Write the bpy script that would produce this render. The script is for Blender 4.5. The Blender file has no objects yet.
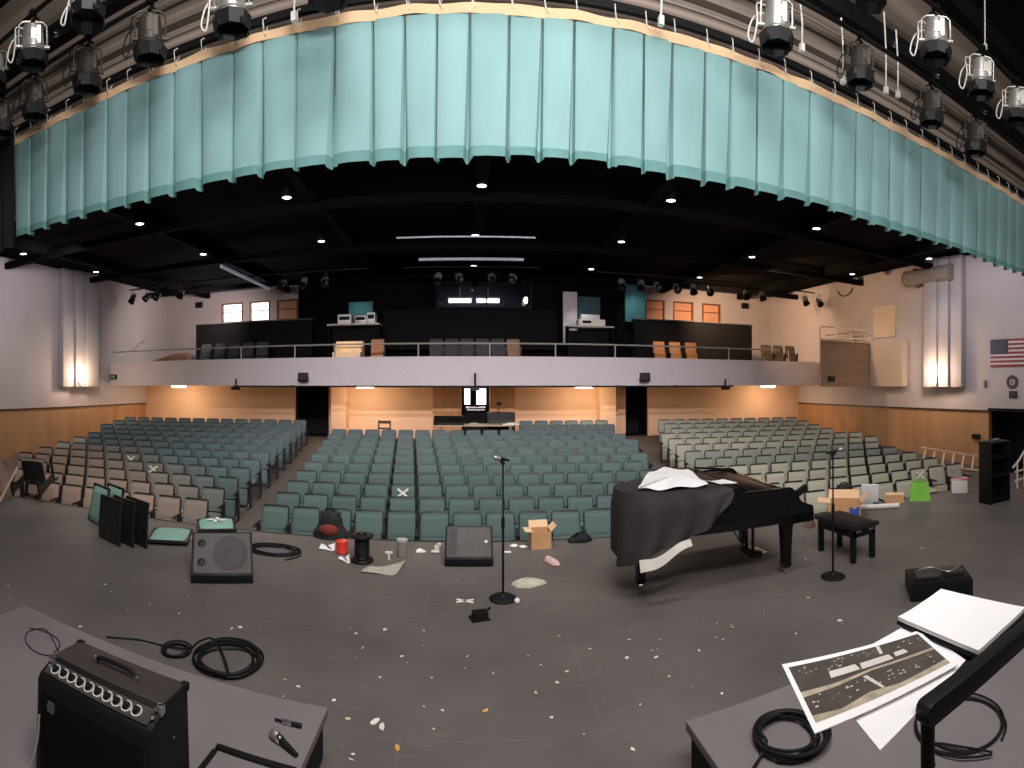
import bpy, bmesh, math, random
from math import sin, cos, tan, pi, atan2, sqrt, radians as R
from mathutils import Vector as V, Matrix as MX
random.seed(7)
SC = bpy.context.scene
COL = SC.collection
# ------------------------------------------------------------ camera constants
F = 520.0      # pixels per radian of the cylindrical picture
X0 = 468.0     # picture column that looks straight down the hall (+Y)
CH = 2.1       # eye height above the stage floor

def az(px): return (px - X0) / F
def onz(px, py, z=0.0):
    d = F * (CH - z) / (py - 384.0); a = az(px)
    return V((d * sin(a), d * cos(a), z))
def ony(px, py, Y):
    a = az(px); return V((Y * tan(a), Y, CH + (384.0 - py) / F * Y / cos(a)))
def onx(px, py, X):
    a = az(px); return V((X, X / tan(a), CH + (384.0 - py) / F * abs(X / sin(a))))

# ------------------------------------------------------------ materials
def lin(c):
    return tuple((x / 12.92 if x <= 0.04045 else ((x + 0.055) / 1.055) ** 2.4) for x in c)
def rgb(r, g, b): return lin((r / 255.0, g / 255.0, b / 255.0))
MATS = {}
def mat(name, col, rough=0.6, metal=0.0, var=0.12, scale=6.0, bump=0.0, bscale=60.0, emis=None, estr=0.0,
        objcol=False, stretch=None, alpha=1.0, trans=0.0, spec=0.5, col2=None):
    m = bpy.data.materials.new(name); m.use_nodes = True
    nt = m.node_tree; N = nt.nodes; L = nt.links
    b = N['Principled BSDF']
    b.inputs['Roughness'].default_value = rough
    b.inputs['Metallic'].default_value = metal
    b.inputs['Specular IOR Level'].default_value = spec
    if trans: b.inputs['Transmission Weight'].default_value = trans
    if alpha < 1: b.inputs['Alpha'].default_value = alpha
    tc = N.new('ShaderNodeTexCoord'); mp = N.new('ShaderNodeMapping')
    L.new(tc.outputs['Object'], mp.inputs['Vector'])
    if stretch: mp.inputs['Scale'].default_value = stretch
    nz = N.new('ShaderNodeTexNoise'); nz.inputs['Scale'].default_value = scale; nz.inputs['Detail'].default_value = 5
    L.new(mp.outputs['Vector'], nz.inputs['Vector'])
    rp = N.new('ShaderNodeMapRange'); rp.inputs['From Min'].default_value = 0.3; rp.inputs['From Max'].default_value = 0.7
    L.new(nz.outputs['Fac'], rp.inputs['Value'])
    mx = N.new('ShaderNodeMix'); mx.data_type = 'RGBA'
    L.new(rp.outputs['Result'], mx.inputs['Factor'])
    lo = tuple(c * (1 - var) for c in col) + (1,)
    hi = (tuple(min(1, c * (1 + var)) for c in col) if col2 is None else tuple(col2)) + (1,)
    mx.inputs['A'].default_value = lo; mx.inputs['B'].default_value = hi
    out = mx.outputs['Result']
    if objcol:
        oi = N.new('ShaderNodeObjectInfo'); m2 = N.new('ShaderNodeMix'); m2.data_type = 'RGBA'; m2.blend_type = 'MULTIPLY'
        m2.inputs['Factor'].default_value = 1.0
        L.new(out, m2.inputs['A']); L.new(oi.outputs['Color'], m2.inputs['B']); out = m2.outputs['Result']
    L.new(out, b.inputs['Base Color'])
    if bump:
        n2 = N.new('ShaderNodeTexNoise'); n2.inputs['Scale'].default_value = bscale; n2.inputs['Detail'].default_value = 3
        L.new(mp.outputs['Vector'], n2.inputs['Vector'])
        bp = N.new('ShaderNodeBump'); bp.inputs['Strength'].default_value = bump; bp.inputs['Distance'].default_value = 0.01
        L.new(n2.outputs['Fac'], bp.inputs['Height']); L.new(bp.outputs['Normal'], b.inputs['Normal'])
    if emis is not None:
        b.inputs['Emission Color'].default_value = tuple(emis) + (1,)
        b.inputs['Emission Strength'].default_value = estr
    MATS[name] = m
    return m

# ------------------------------------------------------------ mesh builder
class MB:
    def __init__(s): s.v = []; s.f = []; s.m = []; s.M = None
    def _a(s, p):
        p = V(p)
        if s.M is not None: p = s.M @ p
        s.v.append(p); return len(s.v) - 1
    def face(s, ids, mi=0): s.f.append(tuple(ids)); s.m.append(mi)
    def poly(s, pts, mi=0): s.face([s._a(p) for p in pts], mi); return s
    def box(s, c, d, rz=0.0, rot=None, mi=0):
        c = V(c); h = V(d) / 2; r = rot if rot is not None else MX.Rotation(rz, 3, 'Z')
        i = [s._a(c + r @ V((h.x * a, h.y * b, h.z * e))) for e in (-1, 1) for (a, b) in ((-1, -1), (1, -1), (1, 1), (-1, 1))]
        for q in ((0, 3, 2, 1), (4, 5, 6, 7), (0, 1, 5, 4), (1, 2, 6, 5), (2, 3, 7, 6), (3, 0, 4, 7)): s.face([i[k] for k in q], mi)
        return s
    def bar(s, p, q, w, h, mi=0):
        p = V(p); q = V(q); d = q - p
        rot = d.to_track_quat('X', 'Z').to_matrix()
        return s.box((p + q) / 2, (d.length, w, h), rot=rot, mi=mi)
    def ring(s, c, ax, r, n, ph=0.0):
        ax = V(ax).normalized(); u = ax.orthogonal().normalized(); w = ax.cross(u)
        return [s._a(V(c) + u * (r * cos(2 * pi * k / n + ph)) + w * (r * sin(2 * pi * k / n + ph))) for k in range(n)]
    def cyl(s, p, q, r0, r1=None, n=12, mi=0, caps=True, mc=None):
        r1 = r0 if r1 is None else r1; ax = V(q) - V(p)
        a = s.ring(p, ax, r0, n); b = s.ring(q, ax, r1, n)
        for k in range(n): s.face((a[k], a[(k + 1) % n], b[(k + 1) % n], b[k]), mi)
        if caps: s.face(a[::-1], mi if mc is None else mc); s.face(b, mi if mc is None else mc)
        return s
    def tube(s, pts, r, n=6, mi=0, closed=False):
        pts = [V(p) for p in pts]; N = len(pts); rings = []; u = None
        for i in range(N):
            if closed: t = pts[(i + 1) % N] - pts[i - 1]
            else: t = pts[min(i + 1, N - 1)] - pts[max(i - 1, 0)]
            if t.length < 1e-9: t = V((0, 0, 1))
            t.normalize()
            if u is None: u = t.orthogonal().normalized()
            u = (u - t * u.dot(t))
            u = u.normalized() if u.length > 1e-6 else t.orthogonal().normalized()
            w = t.cross(u); rr = r[i] if isinstance(r, (list, tuple)) else r
            rings.append([s._a(pts[i] + u * rr * cos(2 * pi * k / n) + w * rr * sin(2 * pi * k / n)) for k in range(n)])
        for i in range(N if closed else N - 1):
            a = rings[i]; b = rings[(i + 1) % N]
            for k in range(n): s.face((a[k], a[(k + 1) % n], b[(k + 1) % n], b[k]), mi)
        if not closed: s.face(rings[0][::-1], mi); s.face(rings[-1], mi)
        return s
    def lathe(s, prof, c=(0, 0, 0), n=16, mi=0, ax=None):
        c = V(c); rot = V(ax).to_track_quat('Z', 'Y').to_matrix() if ax is not None else MX.Identity(3)
        rg = []
        for (r, z) in prof: rg.append([s._a(c + rot @ V((r * cos(2 * pi * k / n), r * sin(2 * pi * k / n), z))) for k in range(n)])
        for a, b in zip(rg, rg[1:]):
            for k in range(n): s.face((a[k], a[(k + 1) % n], b[(k + 1) % n], b[k]), mi)
        if prof[0][0] > 1e-5: s.face(rg[0][::-1], mi)
        if prof[-1][0] > 1e-5: s.face(rg[-1], mi)
        return s
    def prism(s, poly, a, b, axis='Z', mi=0, mside=None):
        def P(p, t):
            return (p[0], p[1], t) if axis == 'Z' else ((p[0], t, p[1]) if axis == 'Y' else (t, p[0], p[1]))
        lo = [s._a(P(p, a)) for p in poly]; hi = [s._a(P(p, b)) for p in poly]; n = len(poly)
        s.face(lo[::-1], mi); s.face(hi, mi)
        for k in range(n): s.face((lo[k], lo[(k + 1) % n], hi[(k + 1) % n], hi[k]), mi if mside is None else mside)
        return s
    def grid(s, fn, nu, nv, mi=0, closed=False):
        g = [[s._a(fn(i / nu, j / nv)) for j in range(nv + 1)] for i in range(nu + (0 if closed else 1))]
        n = nu
        for i in range(n):
            a = g[i]; b = g[(i + 1) % len(g)]
            for j in range(nv): s.face((a[j], b[j], b[j + 1], a[j + 1]), mi(i, j) if callable(mi) else mi)
        return s
    def ball(s, c, r, n=12, mi=0):
        rr = V(r) if hasattr(r, '__len__') else V((r, r, r)); c = V(c); m = max(4, n // 2)
        rg = []
        for j in range(1, m):
            t = pi * j / m
            rg.append([s._a(c + V((rr.x * sin(t) * cos(2 * pi * k / n), rr.y * sin(t) * sin(2 * pi * k / n), -rr.z * cos(t)))) for k in range(n)])
        b = s._a(c - V((0, 0, rr.z))); tp = s._a(c + V((0, 0, rr.z)))
        for k in range(n): s.face((b, rg[0][(k + 1) % n], rg[0][k]), mi); s.face((tp, rg[-1][k], rg[-1][(k + 1) % n]), mi)
        for a, d in zip(rg, rg[1:]):
            for k in range(n): s.face((a[k], a[(k + 1) % n], d[(k + 1) % n], d[k]), mi)
        return s
    def mesh(s, name, mats, bev=0.0, smooth=True, seg=2):
        me = bpy.data.meshes.new(name); me.from_pydata([tuple(p) for p in s.v], [], s.f)
        for m in (mats if isinstance(mats, (list, tuple)) else [mats]): me.materials.append(m)
        for p, mi in zip(me.polygons, s.m): p.material_index = mi
        bm = bmesh.new(); bm.from_mesh(me)
        bmesh.ops.remove_doubles(bm, verts=bm.verts, dist=1e-6)
        bmesh.ops.recalc_face_normals(bm, faces=bm.faces)
        if bev:
            es = [e for e in bm.edges if len(e.link_faces) == 2 and e.calc_face_angle(0) > R(32)]
            bmesh.ops.bevel(bm, geom=es, offset=bev, segments=seg, profile=0.6, affect='EDGES', clamp_overlap=True)
        bm.to_mesh(me); bm.free()
        if smooth:
            me.shade_smooth(); me.set_sharp_from_angle(angle=R(38))
        return me
    def build(s, name, mats, parent=None, bev=0.0, smooth=True, loc=None, rz=0.0, seg=2):
        o = bpy.data.objects.new(name, s.mesh(name, mats, bev, smooth, seg)); COL.objects.link(o)
        if parent is not None: o.parent = parent
        if loc is not None: o.location = loc
        if rz: o.rotation_euler.z = rz
        return o

def tag(o, label=None, cat=None, group=None, kind=None):
    if label: o['label'] = label
    if cat: o['category'] = cat
    if group: o['group'] = group
    if kind: o['kind'] = kind
    return o
def thing(name, label, cat, loc=(0, 0, 0), rz=0.0, group=None):
    o = bpy.data.objects.new(name, None); COL.objects.link(o); o.empty_display_size = 0.1
    o.location = loc; o.rotation_euler.z = rz
    return tag(o, label, cat, group)
def struct(name, mb, m, **k): return tag(mb.build(name, m, **k), kind='structure')
KIDS = {}
def kids(o):
    if o.name not in KIDS: KIDS[o.name] = [c for c in COL.objects if c.parent == o]
    return KIDS[o.name]
def dup(o, loc, rz=0.0, label=None, group=None, color=None, scale=None):
    r = o.copy(); COL.objects.link(r); r.location = loc; r.rotation_euler = (0, 0, rz)
    if label: r['label'] = label
    if group: r['group'] = group
    if scale: r.scale = (scale,) * 3
    if color: r.color = color
    for c in kids(o):
        q = c.copy(); COL.objects.link(q); q.parent = r
        if color: q.color = color
        for d in kids(c):
            e = d.copy(); COL.objects.link(e); e.parent = q
            if color: e.color = color
    return r
def arc(cx, cy, r, a0, a1, n): return [(cx + r * cos(a0 + (a1 - a0) * k / n), cy + r * sin(a0 + (a1 - a0) * k / n)) for k in range(n + 1)]
def rrect(w, h, r, n=4, cx=0, cy=0, rb=None):
    rb = r if rb is None else rb
    x = w / 2; y = h / 2
    return ([(cx + p, cy + q) for p, q in arc(x - rb, -y + rb, rb, -pi / 2, 0, n)] + [(cx + p, cy + q) for p, q in arc(x - r, y - r, r, 0, pi / 2, n)] +
            [(cx + p, cy + q) for p, q in arc(-x + r, y - r, r, pi / 2, pi, n)] + [(cx + p, cy + q) for p, q in arc(-x + rb, -y + rb, rb, pi, 1.5 * pi, n)])
def smoothpts(pts, n=6):
    pts = [V(p) for p in pts]; out = []
    for i in range(len(pts) - 1):
        p0 = pts[max(i - 1, 0)]; p1 = pts[i]; p2 = pts[i + 1]; p3 = pts[min(i + 2, len(pts) - 1)]
        for k in range(n):
            t = k / n
            out.append(0.5 * ((2 * p1) + (p2 - p0) * t + (2 * p0 - 5 * p1 + 4 * p2 - p3) * t * t + (3 * p1 - p0 - 3 * p2 + p3) * t ** 3))
    out.append(pts[-1]); return out
ORD = ['zeroth', 'first', 'second', 'third', 'fourth', 'fifth', 'sixth', 'seventh', 'eighth', 'ninth', 'tenth', 'eleventh', 'twelfth',
       'thirteenth', 'fourteenth', 'fifteenth', 'sixteenth', 'seventeenth', 'eighteenth', 'nineteenth', 'twentieth', 'twenty-first', 'twenty-second', 'twenty-third', 'twenty-fourth']
# ------------------------------------------------------------ camera
cd = bpy.data.cameras.new('camera'); cam = bpy.data.objects.new('camera', cd); COL.objects.link(cam); SC.camera = cam
cam.location = (0, 0, CH); cam.rotation_euler = (pi / 2, 0, -az(512))
cd.type = 'PANO'; cd.panorama_type = 'CENTRAL_CYLINDRICAL'
cd.central_cylindrical_range_u_min = -512 / F; cd.central_cylindrical_range_u_max = 512 / F
cd.central_cylindrical_range_v_min = -384 / F; cd.central_cylindrical_range_v_max = 384 / F
cd.central_cylindrical_radius = 1.0
cd.clip_start = 0.02; cd.clip_end = 200
SC.view_settings.view_transform = 'Standard'; SC.view_settings.look = 'None'; SC.view_settings.exposure = 0.0
# ------------------------------------------------------------ materials
WALL = mat('painted_wall', rgb(196, 184, 184), 0.85, var=0.04, scale=1.2, bump=0.08, bscale=180)
WARMWALL = mat('peach_wall', rgb(222, 182, 148), 0.8, var=0.05, scale=0.8)
WOOD = mat('wainscot_wood', rgb(182, 138, 98), 0.55, var=0.16, scale=2.0, stretch=(1, 1, 0.12), bump=0.05)
BLK = mat('black_paint', (0.004, 0.004, 0.0045), 0.7, spec=.25, var=0.3)
CEIL = mat('black_ceiling', (0.003, 0.003, 0.0035), 0.95, spec=.1, var=0.4, scale=0.7)
BEAM = mat('dark_beam', (0.0028, 0.0028, 0.003), 0.9, var=0.3, spec=.12)
HEAD = mat('header_plaster', rgb(158, 142, 130), 0.9, var=0.08, scale=1.0)
CARPET = mat('house_carpet', rgb(92, 84, 80), 0.95, var=0.15, scale=30, bump=0.3, bscale=400)
WHITE = mat('white_paint', rgb(225, 222, 215), 0.6, var=0.04)
BRASS = mat('dull_metal', rgb(150, 148, 145), 0.35, metal=0.9, var=0.1)
CHROME = mat('bright_metal', rgb(225, 225, 225), 0.22, metal=1.0, var=0.05)
STEEL = mat('grey_steel', rgb(160, 156, 152), 0.42, metal=0.7, var=0.15, scale=12)
PLASTIC = mat('black_plastic', (0.005, 0.005, 0.0055), 0.5, spec=.28, var=0.2)
RUBBER = mat('black_rubber', (0.005, 0.005, 0.006), 0.65, spec=.3, var=0.2)
GLOW = mat('lamp_glow', (1, 1, 1), 0.5, emis=(1, 0.97, 0.93), estr=9.0)
WARMGLOW = mat('warm_glow', (1, 0.9, 0.8), 0.5, emis=(1, 0.80, 0.58), estr=12.0)
SCREEN = mat('bright_screen', (1, 1, 1), 0.5, emis=(1, 0.95, 0.98), estr=3.0)

# stage floor: dark masonite sheets with seams, scuffs and worn paint
def stage_mat():
    m = mat('stage_floor_paint', rgb(97, 91, 88), 0.62, var=0.18, scale=1.1, bump=0.06, bscale=40)
    nt = m.node_tree; N = nt.nodes; L = nt.links; b = N['Principled BSDF']
    src = b.inputs['Base Color'].links[0].from_socket
    tc = N.new('ShaderNodeTexCoord')
    mp = N.new('ShaderNodeMapping'); mp.inputs['Scale'].default_value = (0.55, 5.0, 1); L.new(tc.outputs['Object'], mp.inputs['Vector'])
    n1 = N.new('ShaderNodeTexNoise'); n1.inputs['Scale'].default_value = 3.2; n1.inputs['Detail'].default_value = 8; n1.inputs['Roughness'].default_value = 0.72
    L.new(mp.outputs['Vector'], n1.inputs['Vector'])
    r1 = N.new('ShaderNodeMapRange'); r1.inputs['From Min'].default_value = 0.56; r1.inputs['From Max'].default_value = 0.80; r1.inputs['To Max'].default_value = 0.5
    L.new(n1.outputs['Fac'], r1.inputs['Value'])
    m1 = N.new('ShaderNodeMix'); m1.data_type = 'RGBA'; m1.inputs['B'].default_value = rgb(138, 130, 122) + (1,)
    L.new(r1.outputs['Result'], m1.inputs['Factor']); L.new(src, m1.inputs['A'])
    # fine dust specks
    v = N.new('ShaderNodeTexVoronoi'); v.inputs['Scale'].default_value = 7.0; L.new(tc.outputs['Object'], v.inputs['Vector'])
    r2 = N.new('ShaderNodeMapRange'); r2.inputs['From Min'].default_value = 0.075; r2.inputs['From Max'].default_value = 0.03; r2.inputs['To Max'].default_value = 0.35
    L.new(v.outputs['Distance'], r2.inputs['Value'])
    m2 = N.new('ShaderNodeMix'); m2.data_type = 'RGBA'; m2.inputs['B'].default_value = rgb(160, 152, 140) + (1,)
    L.new(r2.outputs['Result'], m2.inputs['Factor']); L.new(m1.outputs['Result'], m2.inputs['A'])
    # sheet seams
    br = N.new('ShaderNodeTexBrick'); br.inputs['Scale'].default_value = 1.0; br.inputs['Brick Width'].default_value = 2.44; br.inputs['Row Height'].default_value = 1.22
    br.inputs['Mortar Size'].default_value = 0.005; br.inputs['Mortar Smooth'].default_value = 0.6
    mp2 = N.new('ShaderNodeMapping'); mp2.inputs['Location'].default_value = (0.4, -3.05 + 2.44, 0); L.new(tc.outputs['Object'], mp2.inputs['Vector'])
    L.new(mp2.outputs['Vector'], br.inputs['Vector'])
    m3 = N.new('ShaderNodeMix'); m3.data_type = 'RGBA'; m3.inputs['B'].default_value = rgb(140, 134, 128) + (1,)
    mm = N.new('ShaderNodeMath'); mm.operation = 'MULTIPLY'; mm.inputs[1].default_value = 0.45
    n3 = N.new('ShaderNodeTexNoise'); n3.inputs['Scale'].default_value = 1.3; L.new(tc.outputs['Object'], n3.inputs['Vector'])
    m4 = N.new('ShaderNodeMath'); m4.operation = 'MULTIPLY'; L.new(br.outputs['Fac'], mm.inputs[0]); L.new(mm.outputs[0], m4.inputs[0]); L.new(n3.outputs['Fac'], m4.inputs[1])
    L.new(m4.outputs[0], m3.inputs['Factor']); L.new(m2.outputs['Result'], m3.inputs['A'])
    L.new(m3.outputs['Result'], b.inputs['Base Color'])
    return m
STAGE = stage_mat()
RISER = mat('riser_paint', rgb(119, 111, 112), 0.7, var=0.10, scale=2.0, bump=0.05, bscale=120)

# ------------------------------------------------------------ shell
XL, XR, YB, YU, ZC = -13.9, 14.4, 19.5, 21.9, 6.15
def edge(x): return 6.95 - 0.0115 * x * x
FP = [(0, -.93), (8.4, -.90), (9.3, -.86), (10.2, -.80), (11.1, -.73), (12.0, -.66), (12.9, -.585), (13.8, -.505), (14.7, -.43), (15.6, -.35),
      (16.5, -.275), (17.4, -.19), (18.3, -.11), (20.0, .04), (40, .3)]
def fz(u):
    for (a, za), (b, zb) in zip(FP, FP[1:]):
        if a <= u <= b: return za + (zb - za) * (u - a) / (b - a)
    return FP[0][1]
CV = 0.0125
def hz(x, y): return fz(y + CV * x * x)

mb = MB(); n = 60
top = [(XL + (XR - XL) * k / n, edge(XL + (XR - XL) * k / n)) for k in range(n + 1)]
for (xa, ya), (xb, yb) in zip(top, top[1:]):
    mb.poly([(xa, -4, 0), (xb, -4, 0), (xb, yb, 0), (xa, ya, 0)])
struct('floor', mb, STAGE, smooth=False)
mb = MB()
for (xa, ya), (xb, yb) in zip(top, top[1:]):
    mb.poly([(xa, ya, -1.0), (xb, yb, -1.0), (xb, yb, 0.0), (xa, ya, 0.0)])
    mb.poly([(xa, ya, 0.0), (xb, yb, 0.0), (xb, yb - .06, 0.003), (xa, ya - .06, 0.003)])
struct('stage_front_wall', mb, mat('stage_front_paint', rgb(48, 44, 44), 0.7), smooth=False)
mb = MB()
mb.grid(lambda u, v: ((XL + (XR - XL) * u), 4 + (YB + .6 - 4) * v, hz(XL + (XR - XL) * u, 4 + (YB + .6 - 4) * v)), 40, 40)
struct('house_floor', mb, CARPET)

def ywall(mb, Y, x0, x1, z0, z1, t=0.2, mi=0): mb.box(((x0 + x1) / 2, Y + t / 2, (z0 + z1) / 2), (x1 - x0, t, z1 - z0), mi=mi)
def xwall(mb, X, y0, y1, z0, z1, sg, t=0.2, mi=0): mb.box((X + sg * t / 2, (y0 + y1) / 2, (z0 + z1) / 2), (t, y1 - y0, z1 - z0), mi=mi)
# side walls: painted above, warm wood wainscot with a dark cap below
mb = MB(); xwall(mb, XL, -4, YU + .2, 1.22, ZC + .3, -1); struct('wall_left', mb, WALL, smooth=False)
mb = MB(); xwall(mb, XL, -4, YU + .2, -1.0, 1.20, -1); struct('wall_left_wainscot', mb, WOOD, smooth=False)
mb = MB(); mb.box((XL + .02, 8.5, 1.215), (.05, 25, .05)); struct('trim_1', mb, mat('dark_cap', rgb(70, 44, 28), .5))
DY0, DY1 = 4.2, 9.22      # dark opening in the right wall
mb = MB(); xwall(mb, XR, -4, YU + .2, 1.22, ZC + .3, 1); struct('wall_right', mb, WALL, smooth=False)
mb = MB(); xwall(mb, XR, DY1, YU + .2, -1.0, 1.20, 1); xwall(mb, XR, -4, DY0, -1.0, 1.20, 1); struct('wall_right_wainscot', mb, WOOD, smooth=False)
mb = MB(); mb.box((XR - .02, (DY1 + YB) / 2, 1.215), (.05, YB - DY1, .05)); struct('trim_2', mb, MATS['dark_cap'])
mb = MB(); xwall(mb, XR + .9, DY0, DY1, -1, 1.22, 1); mb.box((XR + .45, DY1 + .05, .1), (.9, .1, 2.2)); mb.box((XR + .45, DY0 - .05, .1), (.9, .1, 2.2)); mb.box((XR + .45, (DY0 + DY1) / 2, 1.27), (1.0, DY1 - DY0, .08))
mb.box((XR + .45, (DY0 + DY1) / 2, -.9), (1.0, DY1 - DY0, .06))
struct('door_1', mb, BLK)
# lower back wall with three dark openings
zt = 2.05
DO = [(-6.75, -5.35), (-.24, .80), (6.1, 7.05)]
mb = MB(); xs = [XL] + [q for d in DO for q in d] + [XR]
for a, b in zip(xs[0::2], xs[1::2]): ywall(mb, YB, a, b, -.3, zt + .1, .15)
struct('wall_back', mb, WARMWALL, smooth=False)
for k, (a, b) in enumerate(DO):
    mb = MB(); ywall(mb, YB + 1.2, a - .1, b + .1, -.3, zt + .1, .1)
    for x in (a - .05, b + .05): mb.box((x, YB + .75, .9), (.1, 1.1, 2.6))
    mb.box(((a + b) / 2, YB + .7, zt + .12), (b - a + .2, 1.4, .1)); mb.box(((a + b) / 2, YB + .7, 0.05), (b - a, 1.2, .04))
    struct('door_%d' % (k + 2), mb, BLK)
# pilasters on the lower back wall either side of the centre bays
for k, (p0, p1, dep) in enumerate(((331, 346, .5), (600, 616, .5), (433, 461, .25), (490, 515, .25))):
    a = (YB - dep) * tan(az(p0)); b = (YB - dep) * tan(az(p1))
    mb = MB(); mb.box(((a + b) / 2, YB - dep / 2 - .01, .95), (b - a, dep, 2.2)); struct('wall_pier_%d' % (k + 1), mb, WARMWALL if k < 2 else mat('tan_panel', rgb(196, 146, 104), .8))
# under-balcony ceiling and balcony
YF = 16.9
mb = MB(); mb.box(((XL + XR) / 2, (YF + YB) / 2 + .15, 2.13), (XR - XL, YB - YF + .1, .16)); struct('ceiling_under_balcony', mb, mat('soffit', rgb(205, 180, 160), .85))
mb = MB(); mb.box(((XL + XR) / 2, YF + .1, 2.52), (XR - XL, .2, .96)); struct('wall_balcony_front', mb, mat('balcony_plaster', rgb(196, 186, 190), .8, var=.03))
mb = MB(); mb.box(((XL + XR) / 2, (YF + YU) / 2 + .1, 2.72), (XR - XL, YU - YF - .1, .2)); struct('floor_balcony', mb, mat('balcony_floor', (0.02, .018, .018), .9))
# upper back wall with window openings
WP = [(222, 243), (250, 270), (277, 298), (645, 664.5), (673, 693), (702, 720)]
WX = [(YU * tan(az(a)), YU * tan(az(b))) for a, b in WP]; WZ = (3.35, 5.18)
WZ = (ony(250, 322, YU).z, ony(250, 302, YU).z)
mb = MB(); xs = [XL] + [q for d in WX for q in d] + [XR]
for a, b in zip(xs[0::2], xs[1::2]): ywall(mb, YU, a, b, 2.6, ZC + .3)
for a, b in WX: ywall(mb, YU, a, b, 2.6, WZ[0]); ywall(mb, YU, a, b, WZ[1], ZC + .3)
struct('wall_back_upper', mb, WALL, smooth=False)
FRAME = mat('window_wood', rgb(130, 82, 52), .5, var=.15, stretch=(1, 1, .2))
BLIND = mat('orange_blind', rgb(240, 184, 148), .6, var=.08)
DAY = mat('daylight_pane', (1, 1, 1), .4, emis=(1, .97, 1.0), estr=2.6)
for k, (a, b) in enumerate(WX):
    w = thing('window_%d' % (k + 1), None, None, ((a + b) / 2, YU, WZ[0])); w['kind'] = 'structure'
    W = b - a; H = WZ[1] - WZ[0]; fr = MB(); t = .06
    for x in (-W / 2 + t / 2, W / 2 - t / 2): fr.box((x, .03, H / 2), (t, .16, H))
    for z in (t / 2, H - t / 2): fr.box((0, .03, z), (W - 2 * t, .16, t))
    fr.box((0, .06, H * .55), (W - 2 * t, .06, .04))
    fr.build('window_frame', FRAME, w)
    if k < 2:
        g = MB(); g.box((0, .12, H / 2), (W - 2 * t, .02, H - 2 * t)); g.build('window_pane', DAY, w)
    else:
        g = MB(); nn = 16
        for j in range(nn):
            z = t + (H - 2 * t) * (j + .5) / nn
            g.box((0, .09, z), (W - 2 * t, .05, (H - 2 * t) / nn * .72), rot=MX.Rotation(R(35), 3, 'X'))
        g.box((0, .14, H / 2), (W - 2 * t, .01, H - 2 * t))
        g.build('window_blind', BLIND, w)
# house ceiling and beams
mb = MB(); mb.box(((XL + XR) / 2, (6.25 + YU) / 2, ZC + .45), (XR - XL + .4, YU - 6.1, .2)); struct('ceiling', mb, CEIL)
k = 0
for x in (-11.9, -7.9, -3.4, .3, 4.0, 8.5, 12.5):
    k += 1; mb = MB(); mb.box((x, 14.1, ZC + .18), (.22, 15.4, .3)); struct('ceiling_beam_%d' % k, mb, BEAM)
for y in (8.7, 11.3, 15.2, 19.6):
    k += 1; mb = MB(); mb.box(((XL + XR) / 2, y, ZC + .0), (XR - XL, .16, .2)); struct('ceiling_beam_%d' % k, mb, BEAM)
# proscenium header above and behind the valance
mb = MB(); mb.box((.25, 6.05, 7.6), (30, .3, 5.0)); struct('wall_header', mb, HEAD)
# ------------------------------------------------------------ theater seats
FAB = mat('seat_fabric', (1, 1, 1), 0.9, var=0.10, scale=40, bump=0.25, bscale=500, objcol=True)
SHELL = mat('seat_shell', (0.012, 0.012, 0.013), 0.45, var=.2)
TAPE = mat('white_tape', rgb(235, 232, 225), .6, var=.03)
def tilt(a, c): return MX.Translation(c) @ MX.Rotation(a, 4, 'X')
def back_meshes():
    w = .45
    c = MB(); c.M = tilt(R(-12), (0, .10, .44))
    def f(u, v):
        x = (u - .5) * w; z = .0 + v * .43
        e = 1 - (abs(2 * u - 1)) ** 6; t = 1 - (abs(2 * v - 1)) ** 8
        return (x * (1 - .04 * (v ** 6)), -.045 - .035 * e * t + .02 * (1 - (2 * u - 1) ** 2), z + (-.012 * (2 * u - 1) ** 4 if v > .9 else 0))
    c.grid(f, 10, 8)
    c.box((0, -.035, .215), (w * .99, .03, .425))
    sh = MB(); sh.M = tilt(R(-12), (0, .10, .44))
    sh.prism(rrect(w + .036, .525, .07, 4, 0, .207), -.022, .012, 'Y')
    return c.mesh('backrest', FAB), sh.mesh('back_shell', SHELL, .006)
def seat_mesh(up):
    c = MB(); pan = MB()
    M = tilt(R(78), (0, .03, .40)) if up else tilt(R(3), (0, .02, .40))
    c.M = M; pan.M = M
    def f(u, v):
        e = 1 - (abs(2 * u - 1)) ** 6
        return ((u - .5) * .44, -.44 * v if v <= .92 else -.44 * .92 - .04 * sin((v - .92) / .08 * pi / 2), .03 + .045 * e * (1 - (abs(2 * v - 1)) ** 6))
    c.grid(f, 8, 8); c.box((0, -.21, .015), (.438, .42, .03))
    pan.prism(rrect(.43, .40, .05, 3, 0, -.205), -.022, -.001, 'Z')
    if up:   # a tipped-up seat shows its upholstered underside
        c = MB(); c.M = MX.Translation((0, -.005, .075)) @ MX.Rotation(R(-6), 4, 'X')
        c.grid(lambda u, v: ((u - .5) * .44, -.05 - .02 * (1 - abs(2 * u - 1) ** 6) * (1 - abs(2 * v - 1) ** 6), v * .36), 8, 6)
        c.box((0, -.025, .18), (.435, .05, .355))
        pan = MB(); pan.M = MX.Translation((0, -.005, .065)) @ MX.Rotation(R(-6), 4, 'X'); pan.box((0, .012, .20), (.44, .02, .34))
    return c.mesh('seat', FAB, .004), pan.mesh('seat_pan', SHELL, .004)
def standard_mesh():
    m = MB(); m.prism([(-.16, .01), (.12, .01), (.10, .12), (.08, .58), (.0, .60), (-.06, .58), (-.03, .30), (-.06, .12)], -.017, .017, 'X')
    m.box((0, -.02, .012), (.05, .32, .024)); return m.mesh('standard', SHELL, .004)
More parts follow.
